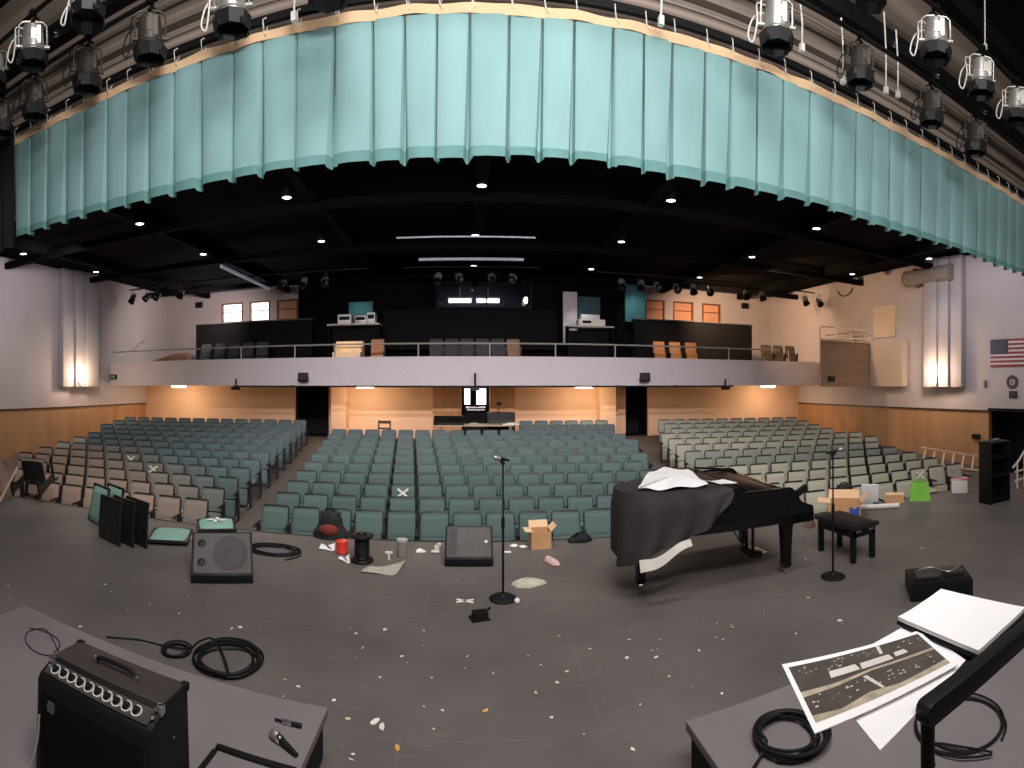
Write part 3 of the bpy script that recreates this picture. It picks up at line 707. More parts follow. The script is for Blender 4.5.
for k, (dx, dz, w, hh) in enumerate(((-.35, 0, .5, .35), (.25, 0, .45, .3), (.65, 0, .3, .4))):
    mb = MB(); mb.box((0, 0, hh / 2), (w, .4, hh)); mb.box((0, -.205, hh * .6), (w * .8, .01, hh * .4), mi=1)
    tag(mb.build('equipment_box', [WHITE if k != 1 else STEEL, BLK], bev=.01, loc=t.location + V((dx, 0, h + .001))), 'white equipment box on the amplifier-side control desk, %s along it' % ORD[k + 1], 'box', 'equipment on the control desk')
t, h, W = desk(566, 612, 326, 345, 18.9, MATS['desk_pale'], 'pale-topped control desk with white machine, flag side of booth')
mb = MB(); mb.box((0, 0, .12), (1.0, .5, .24)); mb.prism([(-.25, .24), (.25, .24), (.2, .42), (-.2, .42)], -.4, .3, 'X'); mb.box((-.2, -.255, .14), (.35, .02, .12), mi=1)
tag(mb.build('copier', [WHITE, BLK], bev=.015, loc=t.location + V((.05, 0, h + .001))), 'white office machine standing on the flag-side control desk', 'machine')
# steps at the balcony rail
mb = MB(); a = ony(336, 353, 17.5).x; b = ony(369, 353, 17.5).x
for k in range(3): mb.box(((a + b) / 2 - .12, 17.2 + .25 * k, 2.82 + .1 + .1 * k + .08), (b - a - .2, .25, .36 + .2 * k))
tag(mb.build('wooden_steps', mat('pale_wood', rgb(226, 190, 150), .6, var=.1, stretch=(1, 6, 1)), bev=.01), 'pale wooden balcony steps lit behind the rail', 'steps')
# balcony seats, orange light and gloom painted into their fabric colours
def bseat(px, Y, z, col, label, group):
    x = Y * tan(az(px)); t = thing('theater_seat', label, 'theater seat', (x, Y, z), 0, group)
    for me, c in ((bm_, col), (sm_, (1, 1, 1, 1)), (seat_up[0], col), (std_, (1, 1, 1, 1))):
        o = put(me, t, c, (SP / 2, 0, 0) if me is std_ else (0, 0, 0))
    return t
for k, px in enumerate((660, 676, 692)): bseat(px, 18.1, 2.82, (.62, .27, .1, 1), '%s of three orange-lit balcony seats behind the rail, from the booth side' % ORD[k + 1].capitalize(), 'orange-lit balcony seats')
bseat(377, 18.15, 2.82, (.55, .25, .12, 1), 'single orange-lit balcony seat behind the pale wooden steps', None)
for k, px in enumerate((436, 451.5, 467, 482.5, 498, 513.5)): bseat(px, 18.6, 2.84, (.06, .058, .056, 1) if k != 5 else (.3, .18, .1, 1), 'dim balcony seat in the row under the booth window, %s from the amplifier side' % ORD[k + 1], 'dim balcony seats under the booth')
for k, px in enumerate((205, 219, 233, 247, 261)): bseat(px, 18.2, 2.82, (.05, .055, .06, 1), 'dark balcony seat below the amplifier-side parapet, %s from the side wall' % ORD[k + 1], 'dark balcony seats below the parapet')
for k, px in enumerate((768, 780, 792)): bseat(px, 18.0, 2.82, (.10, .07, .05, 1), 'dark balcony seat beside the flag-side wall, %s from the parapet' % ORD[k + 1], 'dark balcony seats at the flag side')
# low tan stair flank on the amplifier side of the balcony
mb = MB(); mb.prism([(0, 0), (2.2, 0), (2.2, .55), (1.7, .55), (0, .12)], -.1, .1, 'Y'); p = ony(142, 357, 18.0)
tag(mb.build('stair_flank', mat('tan_flank', rgb(150, 112, 84), .8), loc=(p.x, 18.2, 2.825)), 'low brown stair flank rising behind the rail at the amplifier-side wall', 'stair flank')
mb = MB(); mb.cyl((0, 0, 0), (0, .9, .55), .02, n=8); mb.cyl((0, .1, -.06), (-.1, .1, -.06), .012); mb.cyl((0, .8, .4), (-.1, .8, .4), .012); p = onx(241 - 103, 340, XL + .1)
tag(mb.build('wall_handrail', RAIL, loc=(XL + .1, 18.4, 3.6)), 'short sloping handrail on the pale wall above the balcony stair', 'handrail')
# wall speakers and dark boxes on the balcony front
for k, (px, py, s) in enumerate(((303, 377, 1), (645, 377, 1))):
    p = ony(px, py, YF - .14); t = thing('wall_speaker', 'small black speaker box on the balcony front, %s side' % ('amplifier' if k == 0 else 'flag'), 'speaker', p, 0, 'balcony front speakers')
    mb = MB(); mb.prism([(-.17, -.15), (.17, -.15), (.15, .15), (-.15, .15)], -.10, .13, 'Y'); mb.build('cabinet', PLASTIC, t, bev=.012)
    mb = MB(); mb.box((0, -.108, 0), (.26, .012, .22)); mb.build('grille', mat('dark_grille%d' % k, rgb(38, 36, 36), .8), t)
# exit-style sign, at the amplifier end of the balcony front
p = ony(113.5, 377, YF - .05); t = thing('exit_sign', 'small dark green lit sign at the amplifier end of the balcony front', 'sign', p)
mb = MB(); mb.box((0, 0, 0), (.32, .09, .2)); mb.build('sign_box', PLASTIC, t, bev=.01)
mb = MB(); mb.box((0, -.05, 0), (.25, .008, .13)); mb.build('sign_face', mat('sign_green', rgb(50, 92, 60), .5, emis=rgb(60, 110, 60), estr=.25), t)
mb = MB()
for x in (-.07, -.02, .03, .08): mb.box((x, -.056, 0), (.016, .004, .06))
mb.build('sign_lettering', mat('sign_pale', rgb(180, 200, 150), .5), t)
# black pipe hung along the foot of the balcony front, with stubby posts
t = thing('front_rail_pipe', 'long black pipe with upright stubs along the foot of the balcony front', 'pipe', (0, YF - .25, 2.0))
xa = ony(236, 385, YF).x; xb = ony(730, 385, YF).x
mb = MB(); mb.cyl((xa, 0, .02), (xb, 0, .02), .028, n=8)
for x in [xa + (xb - xa) * q / 8 for q in range(9)]: mb.bar((x, .03, .03), (x, .24, .05), .03, .03)
mb.build('pipe', DARKP, t)
for px, h in ((239, .32), (475, .5), (722, .32)):
    x = ony(px, 380, YF).x; mb = MB(); mb.cyl((x, -.02, -.04), (x, -.02, h * .9), .035, n=8); mb.box((x, -.03, -.06), (.28, .16, .1)); mb.build('stub_post', DARKP, t)
# ------------------------------------------------------------ under-balcony fixtures
for k, px in enumerate((179, 365, 584, 768)):
    p = ony(px, 389, 18.6)
    t = thing('ceiling_strip_light', 'warm glowing strip light under the balcony, %s from the amplifier side' % ORD[k + 1], 'ceiling light', (p.x, 18.6, 2.04), 0, 'strip lights under the balcony')
    mb = MB(); mb.box((0, 0, -.055), (.62, .2, .07)); mb.build('diffuser', WARMGLOW, t, bev=.02)
    mb = MB(); mb.box((0, 0, .0), (.7, .26, .04)); mb.build('housing', WHITE, t)
    ld = bpy.data.lights.new('soffit', 'POINT'); ld.energy = 70; ld.color = (1, .74, .50); ld.shadow_soft_size = .3
    lo = bpy.data.objects.new('soffit', ld); COL.objects.link(lo); lo.location = (p.x, 17.9, 1.6)
# centre doorway screen with bright panes and a line of writing
t = thing('notice_screen', 'bright screen with two white panes and a line of small writing in the centre doorway', 'screen', (0, YB + .25, 0))
Y = YB + .2
mb = MB(); a = ony(461, 390, Y); b = ony(491, 390, Y); mb.box(((a.x + b.x) / 2 + .03, .05, 1.0), (b.x - a.x - .1, .05, 1.95)); mb.build('screen_panel', BLK, t)
for p0, p1 in ((464.5, 470), (476.5, 486)):
    a = ony(p0, 388, Y); b = ony(p1, 404, Y); mb = MB(); mb.box(((a.x + b.x) / 2, .015, (a.z + b.z) / 2 - .02), (b.x - a.x, .02, a.z - b.z)); mb.build('bright_pane', SCREEN, t)
mb = MB(); a = ony(466, 406, Y); rr = random.Random(5); x = a.x; z = ony(475, 407.5, Y).z
while x < ony(485, 406, Y).x:
    w = rr.uniform(.015, .05); mb.box((x + w / 2, .015, z + rr.uniform(-.01, .01)), (w, .012, rr.uniform(.035, .075))); x += w + .018
a = ony(467, 410, Y); b = ony(485, 410, Y); mb.box(((a.x + b.x) / 2, .015, a.z), (b.x - a.x, .012, .025)); mb.build('writing', mat('screen_text', (1, 1, 1), .5, emis=(1, .95, .98), estr=.8), t)
# ------------------------------------------------------------ tech table and things at the back of the centre block
TZ = .80
t = thing('mixing_table', 'long table with a pale edge behind the centre seats', 'table', (1.5, 17.25, hz(1.5, 17.25)))
xa = ony(437, 432, 17.2).x - 1.5; xb = ony(513, 432, 17.2).x - 1.5; h = .96
mb = MB(); mb.box(((xa + xb) / 2, 0, h - .02), (xb - xa, .7, .04)); mb.build('table_top', mat('table_edge', rgb(190, 165, 140), .5), t, bev=.004)
for x in (xa + .1, xb - .1):
    for y in (-.28, .28):
        mb = MB(); mb.box((x, y, h / 2 - .02), (.05, .05, h - .04)); mb.build('leg', STEEL, t)
base = t.location.copy(); zt2 = base.z + h + .001
def onT(px, y=17.2): return V((y * tan(az(px)), y, zt2))
mb = MB(); mb.prism([(-.3, 0), (.3, 0), (.3, .28), (.1, .25), (-.3, .08)], -.5, .5, 'X')
tag(mb.build('mixing_desk', PLASTIC, bev=.01, loc=onT(449)), 'black slanted mixing desk on the table before the doorway', 'mixing desk')
for k in range(0): pass
t = thing('equipment_rack', 'tall black equipment rack standing beside the mixing table', 'rack', (17.9 * tan(az(501)), 18.0, hz(1.1, 18)))
mb = MB(); mb.box((0, 0, .62), (.95, .5, 1.24)); mb.build('cabinet', PLASTIC, t, bev=.015)
mb = MB()
for z in (.3, .6, .9): mb.box((0, -.256, z), (.85, .012, .22))
mb.build('rack_unit', mat('rack_face', (.02, .02, .022), .5), t)
t = thing('desk_lamp', 'small black gooseneck lamp above the equipment rack', 'lamp', (17.9 * tan(az(499)), 18.0, hz(1.1, 18) + 1.241))
mb = MB(); mb.lathe([(.08, 0), (.08, .02), (.015, .03), (.012, .3)], n=12); mb.build('stand', PLASTIC, t); mb = MB(); mb.lathe([(.12, .28), (.05, .36), (0, .37)], n=12); mb.build('shade', PLASTIC, t)
t = thing('side_chair', 'small dark open-backed chair behind the last centre row', 'chair', (17.6 * tan(az(384)), 17.5, hz(-2.8, 17.5)))
CH_W = mat('chair_wood', rgb(70, 44, 34), .5)
mb = MB(); mb.box((0, 0, .46), (.46, .44, .05)); mb.build('seat', CH_W, t, bev=.01)
for x in (-.2, .2):
    for y, hh in ((-.19, .44), (.19, 1.02)):
        mb = MB(); mb.box((x, y, hh / 2), (.045, .045, hh)); mb.build('leg', CH_W, t)
mb = MB(); mb.box((0, .19, .96), (.36, .035, .1)); mb.box((0, .19, .74), (.36, .03, .06)); mb.build('backrest', CH_W, t, bev=.006)
for k, (px, w, m, lb) in enumerate(((511, .55, WHITE, 'pale closed laptop lying on the flag end of the mixing table'), (474, .34, STEEL, 'small grey device lying mid-table before the doorway'))):
    mb = MB(); mb.box((0, 0, .02), (w, .32, .04)); mb.box((0, .05, .05), (w * .5, .14, .02)); tag(mb.build('laptop' if k == 0 else 'device', m, bev=.006, loc=onT(px, 17.1)), lb, 'laptop' if k == 0 else 'device')
# ------------------------------------------------------------ wall pilasters with sconces
PIL = mat('pilaster_paint', rgb(188, 178, 180), .75, var=.04)
def pilaster(k, X, sg, y0, y1, z0):
    mb = MB(); w = (y1 - y0)
    for j, (a, b, d) in enumerate(((0, .30, .28), (.33, .60, .36), (.63, 1.0, .42))):
        mb.box((X - sg * d / 2, y0 + w * (a + b) / 2, (z0 + ZC + .3) / 2), (d, w * (b - a), ZC + .3 - z0))
    mb.box((X - sg * .1, (y0 + y1) / 2, (z0 + ZC + .3) / 2), (.16, w * .98, ZC + .3 - z0 - .1))
    struct('wall_pilaster_%d' % k, mb, PIL, bev=.01)
ly0, ly1 = XL / tan(az(58)), XL / tan(az(91))
pilaster(1, XL, -1, ly0, ly1, 2.0)
ry0, ry1 = XR / tan(az(966)), XR / tan(az(931))
pilaster(2, XR, 1, ry0, ry1, 2.0)
for k, (X, sg, px) in enumerate(((XL, -1, 86), (XR, 1, 928))):
    p = onx(px, 377, X - sg * .5)
    t = thing('wall_sconce', 'glowing wall sconce at the foot of the %s' % ('fluted pilaster on the amplifier-side wall' if k == 0 else 'fluted pilaster near the flag'), 'wall light', (X - sg * .50, p.y - .25 + .5 * (k == 0) * 0, 2.25))
    mb = MB(); mb.lathe([(0, -.16), (.07, -.15), (.10, 0), (.09, .14), (0, .15)], n=12); mb.build('shade', mat('sconce_glow%d' % k, (1, .9, .8), .5, emis=(1, .84, .66), estr=14), t)
    mb = MB(); mb.box((sg * .06, 0, -.02), (.06, .14, .26)); mb.build('back_plate', BRASS, t)
    ld = bpy.data.lights.new('sconce', 'POINT'); ld.energy = 70; ld.color = (1, .74, .5); ld.shadow_soft_size = .15
    lo = bpy.data.objects.new('sconce', ld); COL.objects.link(lo); lo.location = (X - sg * .85, p.y - .3, 2.45)
# boarded box at the flag end of the balcony
BRD = mat('board_grain', rgb(146, 118, 96), .7, var=.22, scale=3.0, stretch=(.25, 1, 7))
mb = MB(); mb.prism([(11.66, 14.5), (XR - .01, 14.5), (XR - .01, 17.4), (13.63, 16.97)], 2.0, 3.66, 'Z'); struct('wall_balcony_box', mb, mat('box_side', rgb(196, 182, 178), .8, var=.03, scale=1))
mb = MB(); mb.box(((11.65 + XR - .3) / 2, 14.485, 2.83), (XR - 11.65 - .35, .03, 1.64)); struct('wall_balcony_box_boards', mb, BRD)
mb = MB(); mb.box((XR - .16, 13.6, 2.87), (.30, 1.66, 1.72)); struct('wall_balcony_box_side', mb, mat('box_plaster', rgb(206, 184, 166), .8, var=.03, scale=1))
mb = MB(); mb.prism([(11.62, 14.46), (XR - .01, 14.46), (XR - .01, 17.4), (13.63, 17.0)], 3.67, 3.73, 'Z'); struct('trim_5', mb, mat('box_cap', rgb(214, 190, 168), .7))
t = thing('guard_rail', 'pale rectangular guard rail on top of the boarded balcony box', 'rail', (0, 14.6, 3.74))
mb = MB(); x0 = 11.9; x1 = 14.0
for z in (.08, .42): mb.cyl((12.5, 0, z), (x1, 0, z), .035, n=8)
for x in (12.5, 13.25, x1): mb.cyl((x, 0, 0), (x, 0, .44), .032, n=8)
mb.build('front_rail', mat('rail_pale', rgb(224, 200, 170), .5), t)
mb = MB(); mb.tube([(11.8, .1, 0), (11.8, .1, .4), (11.95, .1, .46), (12.5, .1, .46)], .025, 6); mb.build('side_rail', RAIL, t); mb = MB(); mb.cyl((x1, .04, .42), (x1, 2.4, .42), .03); mb.build('side_rail', RAIL, t)
p = ony(832, 379, 14.4); t = thing('exit_sign', 'small black sign box on the boarded balcony box', 'sign', (p.x, 14.41, p.z))
mb = MB(); mb.box((0, 0, 0), (.24, .1, .2)); mb.build('sign_box', PLASTIC, t, bev=.01); mb = MB(); mb.box((0, -.055, 0), (.17, .008, .12)); mb.build('sign_face', MATS['dark_grille0'], t)
p = ony(868, 328, 15.6); mb = MB(); mb.box((0, 0, .11), (.22, .18, .22)); mb.box((0, -.1, .12), (.14, .03, .14))
tag(mb.build('speaker_box', PLASTIC, bev=.012, loc=(p.x - .6, 15.6, 3.731)), 'small black box standing behind the pale guard rail', 'speaker')
# recess in the wall above that box and horn loudspeaker on the wall
a = onx(874, 320, XR).y; b = onx(896, 320, XR).y
mb = MB(); mb.box((XR - .02, (a + b) / 2, 4.5), (.04, a - b, 1.2)); struct('wall_recess', mb, mat('recess_plaster', rgb(222, 196, 172), .8, var=.02, scale=1))
a = onx(907, 286, XR - .35); b = onx(952, 286, XR - .35)
t = thing('wall_loudspeaker', 'long beige cylinder loudspeaker mounted high on the wall near the pilaster', 'speaker', (XR - .36, (a.y + b.y) / 2, 5.88))
L_ = (a.y - b.y) / 2; BEI = mat('beige_metal', rgb(150, 138, 128), .6)
mb = MB(); mb.cyl((0, -L_, 0), (0, L_, 0), .27, n=20); mb.build('body', BEI, t, bev=.02)
for s in (-1, 1):
    mb = MB(); mb.cyl((0, s * L_ * .96, 0), (0, s * (L_ + .02), 0), .29, n=20); mb.build('end_ring', BEI, t, bev=.01)
    mb = MB(); mb.box((.2, s * L_ * .7, .1), (.34, .07, .5)); mb.build('bracket', BLK, t)
# black cable loop hanging near the ceiling on the flag side wall
mb = MB(); p = onx(845, 292, XR - .05); mb.tube([p + V((0, .45 * cos(q), -.28 * sin(q) + .12)) for q in [pi * k / 10 for k in range(11)]], .02, 6)
tag(mb.build('hanging_cable_loop', RUBBER), 'black cable loop drooping from the ceiling on the flag-side wall', 'cable')
# ------------------------------------------------------------ flag, emblem, plaque, switch
RED = mat('flag_red', rgb(150, 60, 66), .8, var=.06); WHT = mat('flag_white', rgb(212, 204, 206), .8, var=.03); BLU = mat('flag_blue', rgb(48, 48, 72), .8, var=.08)
fy0 = onx(991, 350, XR).y; fz1 = onx(991, 340, XR).z; fz0 = onx(991, 367, XR).z; FH = fz1 - fz0; FW = FH * 1.9
t = thing('wall_flag', 'striped flag with dark star canton spread flat on the pale wall', 'flag', (XR - .03, fy0, fz0))
for nm, par, m in (('red_stripes', 1, RED), ('white_stripes', 0, WHT)):
    mb = MB()
    for k in range(13):
        if (k % 2 == 0) == (par == 1):
            a = FH * (12 - k) / 13; c = .4 * FW if k < 7 else 0
            mb.grid(lambda u, v: (-.004 - .006 * sin((c + (FW - c) * u) * 9), -(c + (FW - c) * u), a + FH / 13 * v), 12, 1)
    mb.build(nm, m, t)
mb = MB(); ch = FH * 7 / 13; mb.grid(lambda u, v: (-.006 - .006 * sin(.4 * FW * u * 9), -.4 * FW * u, FH - ch + ch * v), 8, 2); mb.build('canton', BLU, t)
mb = MB()
for r in range(9):
    for q in range(6 if r % 2 == 0 else 5):
        y = -.4 * FW * ((q * 2 + 1 + (r % 2)) / 12); z = FH - ch * (r + 1) / 10; s = FH * .026
        pts = [(-.0155, y + (s if i % 2 == 0 else s * .4) * sin(i * pi / 5), z + (s if i % 2 == 0 else s * .4) * cos(i * pi / 5)) for i in range(10)]; mb.poly(pts)
mb.build('stars', WHT, t)
p = onx(1012.5, 382, XR); t = thing('wall_emblem', 'round dark-ringed emblem on the wall below the flag', 'emblem', (XR - .005, p.y, p.z))
mb = MB(); mb.lathe([(.10, 0), (.10, .02), (.17, .035), (.21, .03), (.22, 0)], n=28, ax=(-1, 0, 0)); mb.build('ring', mat('emblem_ring', rgb(84, 74, 74), .5), t)
mb = MB(); mb.lathe([(0, .012), (.105, .012), (.105, 0)], n=24, ax=(-1, 0, 0)); mb.build('disc', mat('emblem_disc', rgb(196, 188, 186), .5), t)
mb = MB(); mb.box((-.018, 0, .0), (.01, .05, .1)); mb.box((-.018, .0, -.03), (.01, .09, .03)); mb.build('figure', MATS['emblem_ring'], t)
p = onx(1013.5, 394.5, XR); t = thing('wall_plaque', 'small dark plaque directly under the round emblem', 'plaque', (XR - .01, p.y, p.z))
mb = MB(); mb.box((-.01, 0, 0), (.03, .3, .22)); mb.build('plate', mat('plaque_dark', rgb(52, 48, 48), .5), t, bev=.006)
mb = MB()
for z in (-.05, 0, .05): mb.box((-.027, 0, z), (.006, .2, .018))
mb.build('lines', mat('plaque_line', rgb(96, 90, 86), .5), t)
p = onx(985.5, 384, XR); mb = MB(); mb.box((0, 0, 0), (.05, .1, .26)); mb.box((-.03, 0, .03), (.02, .05, .08)); tag(mb.build('wall_switch', mat('switch_grey', rgb(120, 116, 116), .5), bev=.008, loc=(XR - .03, p.y, p.z)), 'small grey switch box on the wall between pilaster and flag', 'switch')
p = onx(977, 436.5, XR); mb = MB(); mb.box((0, 0, 0), (.08, .3, .16)); mb.box((-.045, 0, 0), (.01, .2, .08)); tag(mb.build('wall_box', PLASTIC, bev=.01, loc=(XR - .05, p.y, p.z)), 'black box on the orange wood beside the dark opening', 'box')
# dark boxes high on the side wall above the balcony
for k, (px, py) in enumerate(((199, 305), (745, 306))):
    p = ony(px, py, YU - .1); mb = MB(); mb.box((0, 0, 0), (.3, .18, .26)); mb.cyl((0, -.09, 0), (0, -.11, 0), .09)
    tag(mb.build('wall_speaker', PLASTIC, bev=.01, loc=(p.x, YU - .1, p.z)), 'small black speaker high on the back wall beside the %s' % ('bright white windows' if k == 0 else 'orange shuttered windows'), 'speaker')
# ladder lying against the flag-side wall
p0 = onx(928, 452, XR - 1.1); p1 = onx(962, 468, XR - .9)
t = thing('ladder', 'pale wooden ladder lying on its side by the orange wall', 'ladder', (0, 0, 0))
LW = mat('ladder_wood', rgb(206, 172, 148), .6, var=.1)
A = V((12.9, 11.1, 0)); B = V((13.75, 8.9, 0)); A.z = hz(A.x, A.y) + .02; B.z = hz(B.x, B.y) + .02
mb = MB(); mb.bar(A + V((.1, 0, .05)), B + V((.1, 0, .03)), .10, .05); mb.build('side_rail', LW, t)
mb = MB(); mb.bar(A + V((.4, .1, .52)), B + V((.35, .1, .42)), .10, .05); mb.build('side_rail', LW, t)
for k in range(7):
    q = .08 + k * .14; mb = MB(); mb.bar(A.lerp(B, q) + V((.1, 0, .05)), A.lerp(B, q) + V((.38, .1, .47)), .07, .045); mb.build('rung', LW, t)
# ------------------------------------------------------------ risers
def riser(x0, x1, y0, y1, z, label):
    t = thing('stage_riser', label, 'platform', ((x0 + x1) / 2, (y0 + y1) / 2, 0)); W = x1 - x0; D = y1 - y0
    mb = MB(); mb.box((0, 0, z - .025), (W, D, .05)); mb.build('deck', RISER, t, bev=.004)
    mb = MB()
    for s in (-1, 1): mb.box((s * (W / 2 - .04), 0, (z - .05) / 2 + .02), (.04, D - .06, z - .09)); mb.box((0, s * (D / 2 - .04), (z - .05) / 2 + .02), (W - .12, .04, z - .09))
    mb.build('skirt', BLK, t)
    for sx in (-1, 1):
        for sy in (-1, 1):
            mb = MB(); mb.box((sx * (W / 2 - .1), sy * (D / 2 - .1), (z - .05) / 2), (.08, .08, z - .05)); mb.build('leg', BLK, t)
    return t
RZ = .30
riser(-3.18, -.77, .35, 2.79, RZ, 'low grey-topped platform carrying the guitar amplifier')
riser(1.13, 3.57, .12, 2.54, RZ, 'low grey-topped platform under the music stand')
# ------------------------------------------------------------ guitar amplifier
TOLEX = mat('tolex', (.006, .006, .006), .55, var=.2, spec=.25, bump=.2, bscale=700)
TOLTOP = mat('tolex_top', rgb(56, 50, 48), .5, spec=.3, var=.12, bump=.2, bscale=700)
GRL = mat('amp_grille', (.004, .004, .004), .9, spec=.15, var=.4, scale=300)
PANEL = mat('amp_panel', rgb(84, 80, 76), .4, metal=.5, var=.2, scale=20)
t = thing('guitar_amplifier', 'black combo guitar amplifier with a row of silver knobs, standing on the grey platform', 'amplifier', (-1.46, 1.78, RZ + .012))
W = .63; H = .50
mb = MB(); mb.prism([(-.16, 0), (.16, 0), (.135, H), (-.06, H), (-.075, H - .02), (-.135, H - .05), (-.15, H - .08)], -W / 2, W / 2, 'X', mi=0); mb.build('cabinet', TOLEX, t, bev=.008)
mb = MB(); mb.box((0, .04, H + .001), (W - .02, .185, .006)); mb.build('top_panel', TOLTOP, t, bev=.002)
mb = MB(); mb.M = MX.Translation((0, -.10, H - .03)) @ MX.Rotation(R(26), 4, 'X'); mb.box((0, 0, .004), (W - .05, .068, .006)); o = mb.build('control_panel', PANEL, t); o['label'] = 'silver control panel'
kb = MB(); kb.lathe([(.019, 0), (.019, .006), (.012, .008), (.011, .022), (0, .023)], n=14); kb = kb.mesh('knob', [PLASTIC]); sk = MB(); sk.lathe([(.0245, 0), (.0245, .005), (0, .0051)], n=16); sk = sk.mesh('knob_skirt', mat('knob_silver', rgb(215, 212, 206), .4, metal=.25))
for k in range(10):
    x = -W / 2 + .075 + k * .051
    o = bpy.data.objects.new('knob', kb); COL.objects.link(o); o.parent = t; o.location = (x, -.103, H - .025); o.rotation_euler.x = R(26)
    q = bpy.data.objects.new('knob_skirt', sk); COL.objects.link(q); q.parent = o; q.location = (0, 0, .0005)
for k in range(2):
    mb = MB(); mb.lathe([(.011, 0), (.011, .006), (.006, .006), (.006, .014), (0, .014)], n=10); mb.build('jack', CHROME, t, loc=(-W / 2 + .035 + .575 * k, -.104, H - .024))
mb = MB(); mb.box((0, -.155, .215), (W - .06, .012, .36)); mb.build('grille_cloth', GRL, t, bev=.006)
mb = MB(); mb.tube(smoothpts([(-.11, 0, 0), (-.10, 0, .022), (-.05, 0, .03), (.05, 0, .03), (.10, 0, .022), (.11, 0, 0)], 5), .010, 8); h = mb.build('handle', RUBBER, t, loc=(0, .035, H + .006))
for s in (-1, 1): mb = MB(); mb.box((s * .118, 0, .008), (.03, .028, .016)); mb.build('handle_cap', CHROME, h, bev=.004)
for sx in (-1, 1):
    for y, z in ((-.06, H), (.13, H)):
        mb = MB(); mb.box((sx * (W / 2 - .014), y, z - .012), (.036, .036, .036)); mb.build('corner_guard', CHROME if y < 0 else TOLEX, t, bev=.008)
mb = MB(); mb.prism([(-.022, -.02), (.014, -.026), (.022, .0), (.016, .022), (-.016, .026), (-.024, .004)], -.003, .003, 'Y')
mb.build('badge', mat('badge_grey', rgb(110, 108, 106), .4, metal=.6), t, loc=(-.21, -.164, .34))
for sx in (-1, 1):
    for sy in (-1, 1): mb = MB(); mb.cyl((sx * .27, sy * .12, -.012), (sx * .27, sy * .12, 0), .015, n=8); mb.build('foot', RUBBER, t)
for z in (.15, .34):
    mb = MB(); mb.ball((W / 2 + .001, .02, z), .006, 8); mb.build('side_screw', CHROME, t)
mb = MB(); p = [(-1.73, 1.60, RZ + .30), (-1.735, 1.59, RZ + .18), (-1.76, 1.56, RZ + .06), (-1.80, 1.5, RZ + .009), (-1.86, 1.40, RZ + .008), (-2.0, 1.3, RZ + .008)]
mb.tube(smoothpts(p, 5), .0055, 6); tag(mb.build('guitar_cable', mat('grey_cable', rgb(150, 146, 142), .5)), 'thin grey cable hanging down the front of the guitar amplifier', 'cable')
# black flat case behind the amplifier's flank
t = thing('flat_case', 'black flat case at the bottom edge of the picture on the amplifier platform', 'case', (-.93, 1.95, RZ))
mb = MB(); mb.box((0, 0, .055), (.37, .38, .11)); mb.build('body', RISER, t, bev=.01)
mb = MB()
mb.box((0, .19, .105), (.39, .03, .04)); mb.box((0, -.19, .105), (.39, .03, .04)); mb.box((.19, 0, .105), (.025, .34, .03)); mb.box((-.19, 0, .105), (.025, .34, .03)); mb.build('rim', PLASTIC, t, bev=.006)
# ------------------------------------------------------------ microphone and connectors on the riser
def vocal_mic(name, label, cat, a, b, par=None):
    a = V(a); b = V(b); ax = (b - a).normalized(); L = (b - a).length
    t = thing(name, label, cat, a)
    mb = MB(); mb.lathe([(0, -.03), (.018, -.025), (.026, -.008), (.026, .012), (.021, .026)], n=16, ax=ax); mb.build('mic_head', STEEL, t)
    mb = MB(); mb.lathe([(.022, .026), (.024, .034), (.024, .046), (.019, .052)], n=14, ax=ax); mb.build('collar', CHROME, t)
    mb = MB(); mb.lathe([(.018, .052), (.0125, L * .92), (.011, L), (0, L)], n=14, ax=ax); mb.build('mic_body', PLASTIC, t)
    return t
p = onz(275, 734, RZ + .027); q = onz(291, 750, RZ + .014); q = p + (q - p).normalized() * .17
vocal_mic('microphone', 'vocal microphone with silver head lying on the amplifier platform', 'microphone', p, q)
t = thing('cable_connector', 'pair of cable plugs joined end to end beside the lying microphone', 'connector', onz(275, 719, RZ + .014))
q = onz(302, 726, RZ + .014) - t.location
for k, (a, b, r, m) in enumerate(((0, .4, .006, RUBBER), (.3, .62, .0125, CHROME), (.62, .98, .0115, PLASTIC))): mb = MB(); mb.cyl(q * a, q * b, r, n=10); mb.build(('cable_end', 'plug', 'socket')[k], m, t)
# ------------------------------------------------------------ cables
def coil(name, label, c, Rr, turns, r, seed, tails=(), m=None, squash=1.0):
    rr = random.Random(seed); mb = MB(); pts = []
    n = turns * 14
    ph = rr.uniform(0, 6); cx = cy = 0; rad = Rr
    for k in range(n):
        a = ph + 2 * pi * k / 14
        if k % 7 == 0: tx, ty, trd = rr.uniform(-.16, .16) * Rr, rr.uniform(-.16, .16) * Rr, Rr * rr.uniform(.78, 1.1)
        cx += (tx - cx) * .25; cy += (ty - cy) * .25; rad += (trd - rad) * .25
        pts.append((c[0] + cx + rad * cos(a), c[1] + cy + rad * sin(a) * squash, c[2] + r + r * 1.5 * (k // 14) * .6 + rr.uniform(0, r * .4)))
    for tl in tails: pts = pts + [V(q) for q in tl]
    mb.tube(smoothpts(pts, 3), r, 6)
    return tag(mb.build(name, m or RUBBER), label, 'cable')
def fl(*pp, z=.007): return [onz(x, y, z) for x, y in pp]
coil('cable_coil', 'small tight coil of black cable on the floor behind the amplifier platform', onz(176, 652), .11, 4, .008, 1, [fl((160, 645), (140, 640), (118, 638), (106, 637))])
coil('cable_coil', 'large loose coil of black cable on the floor behind the amplifier platform', onz(229, 661), .24, 6, .009, 2, [fl((215, 640), (200, 641), (192, 648))])
coil('cable_coil', 'black cable heap on the stage floor beside the floor monitor', onz(273, 552), .30, 4, .010, 3, [fl((290, 546), (298, 549), (300, 556), (285, 560))], squash=.6)
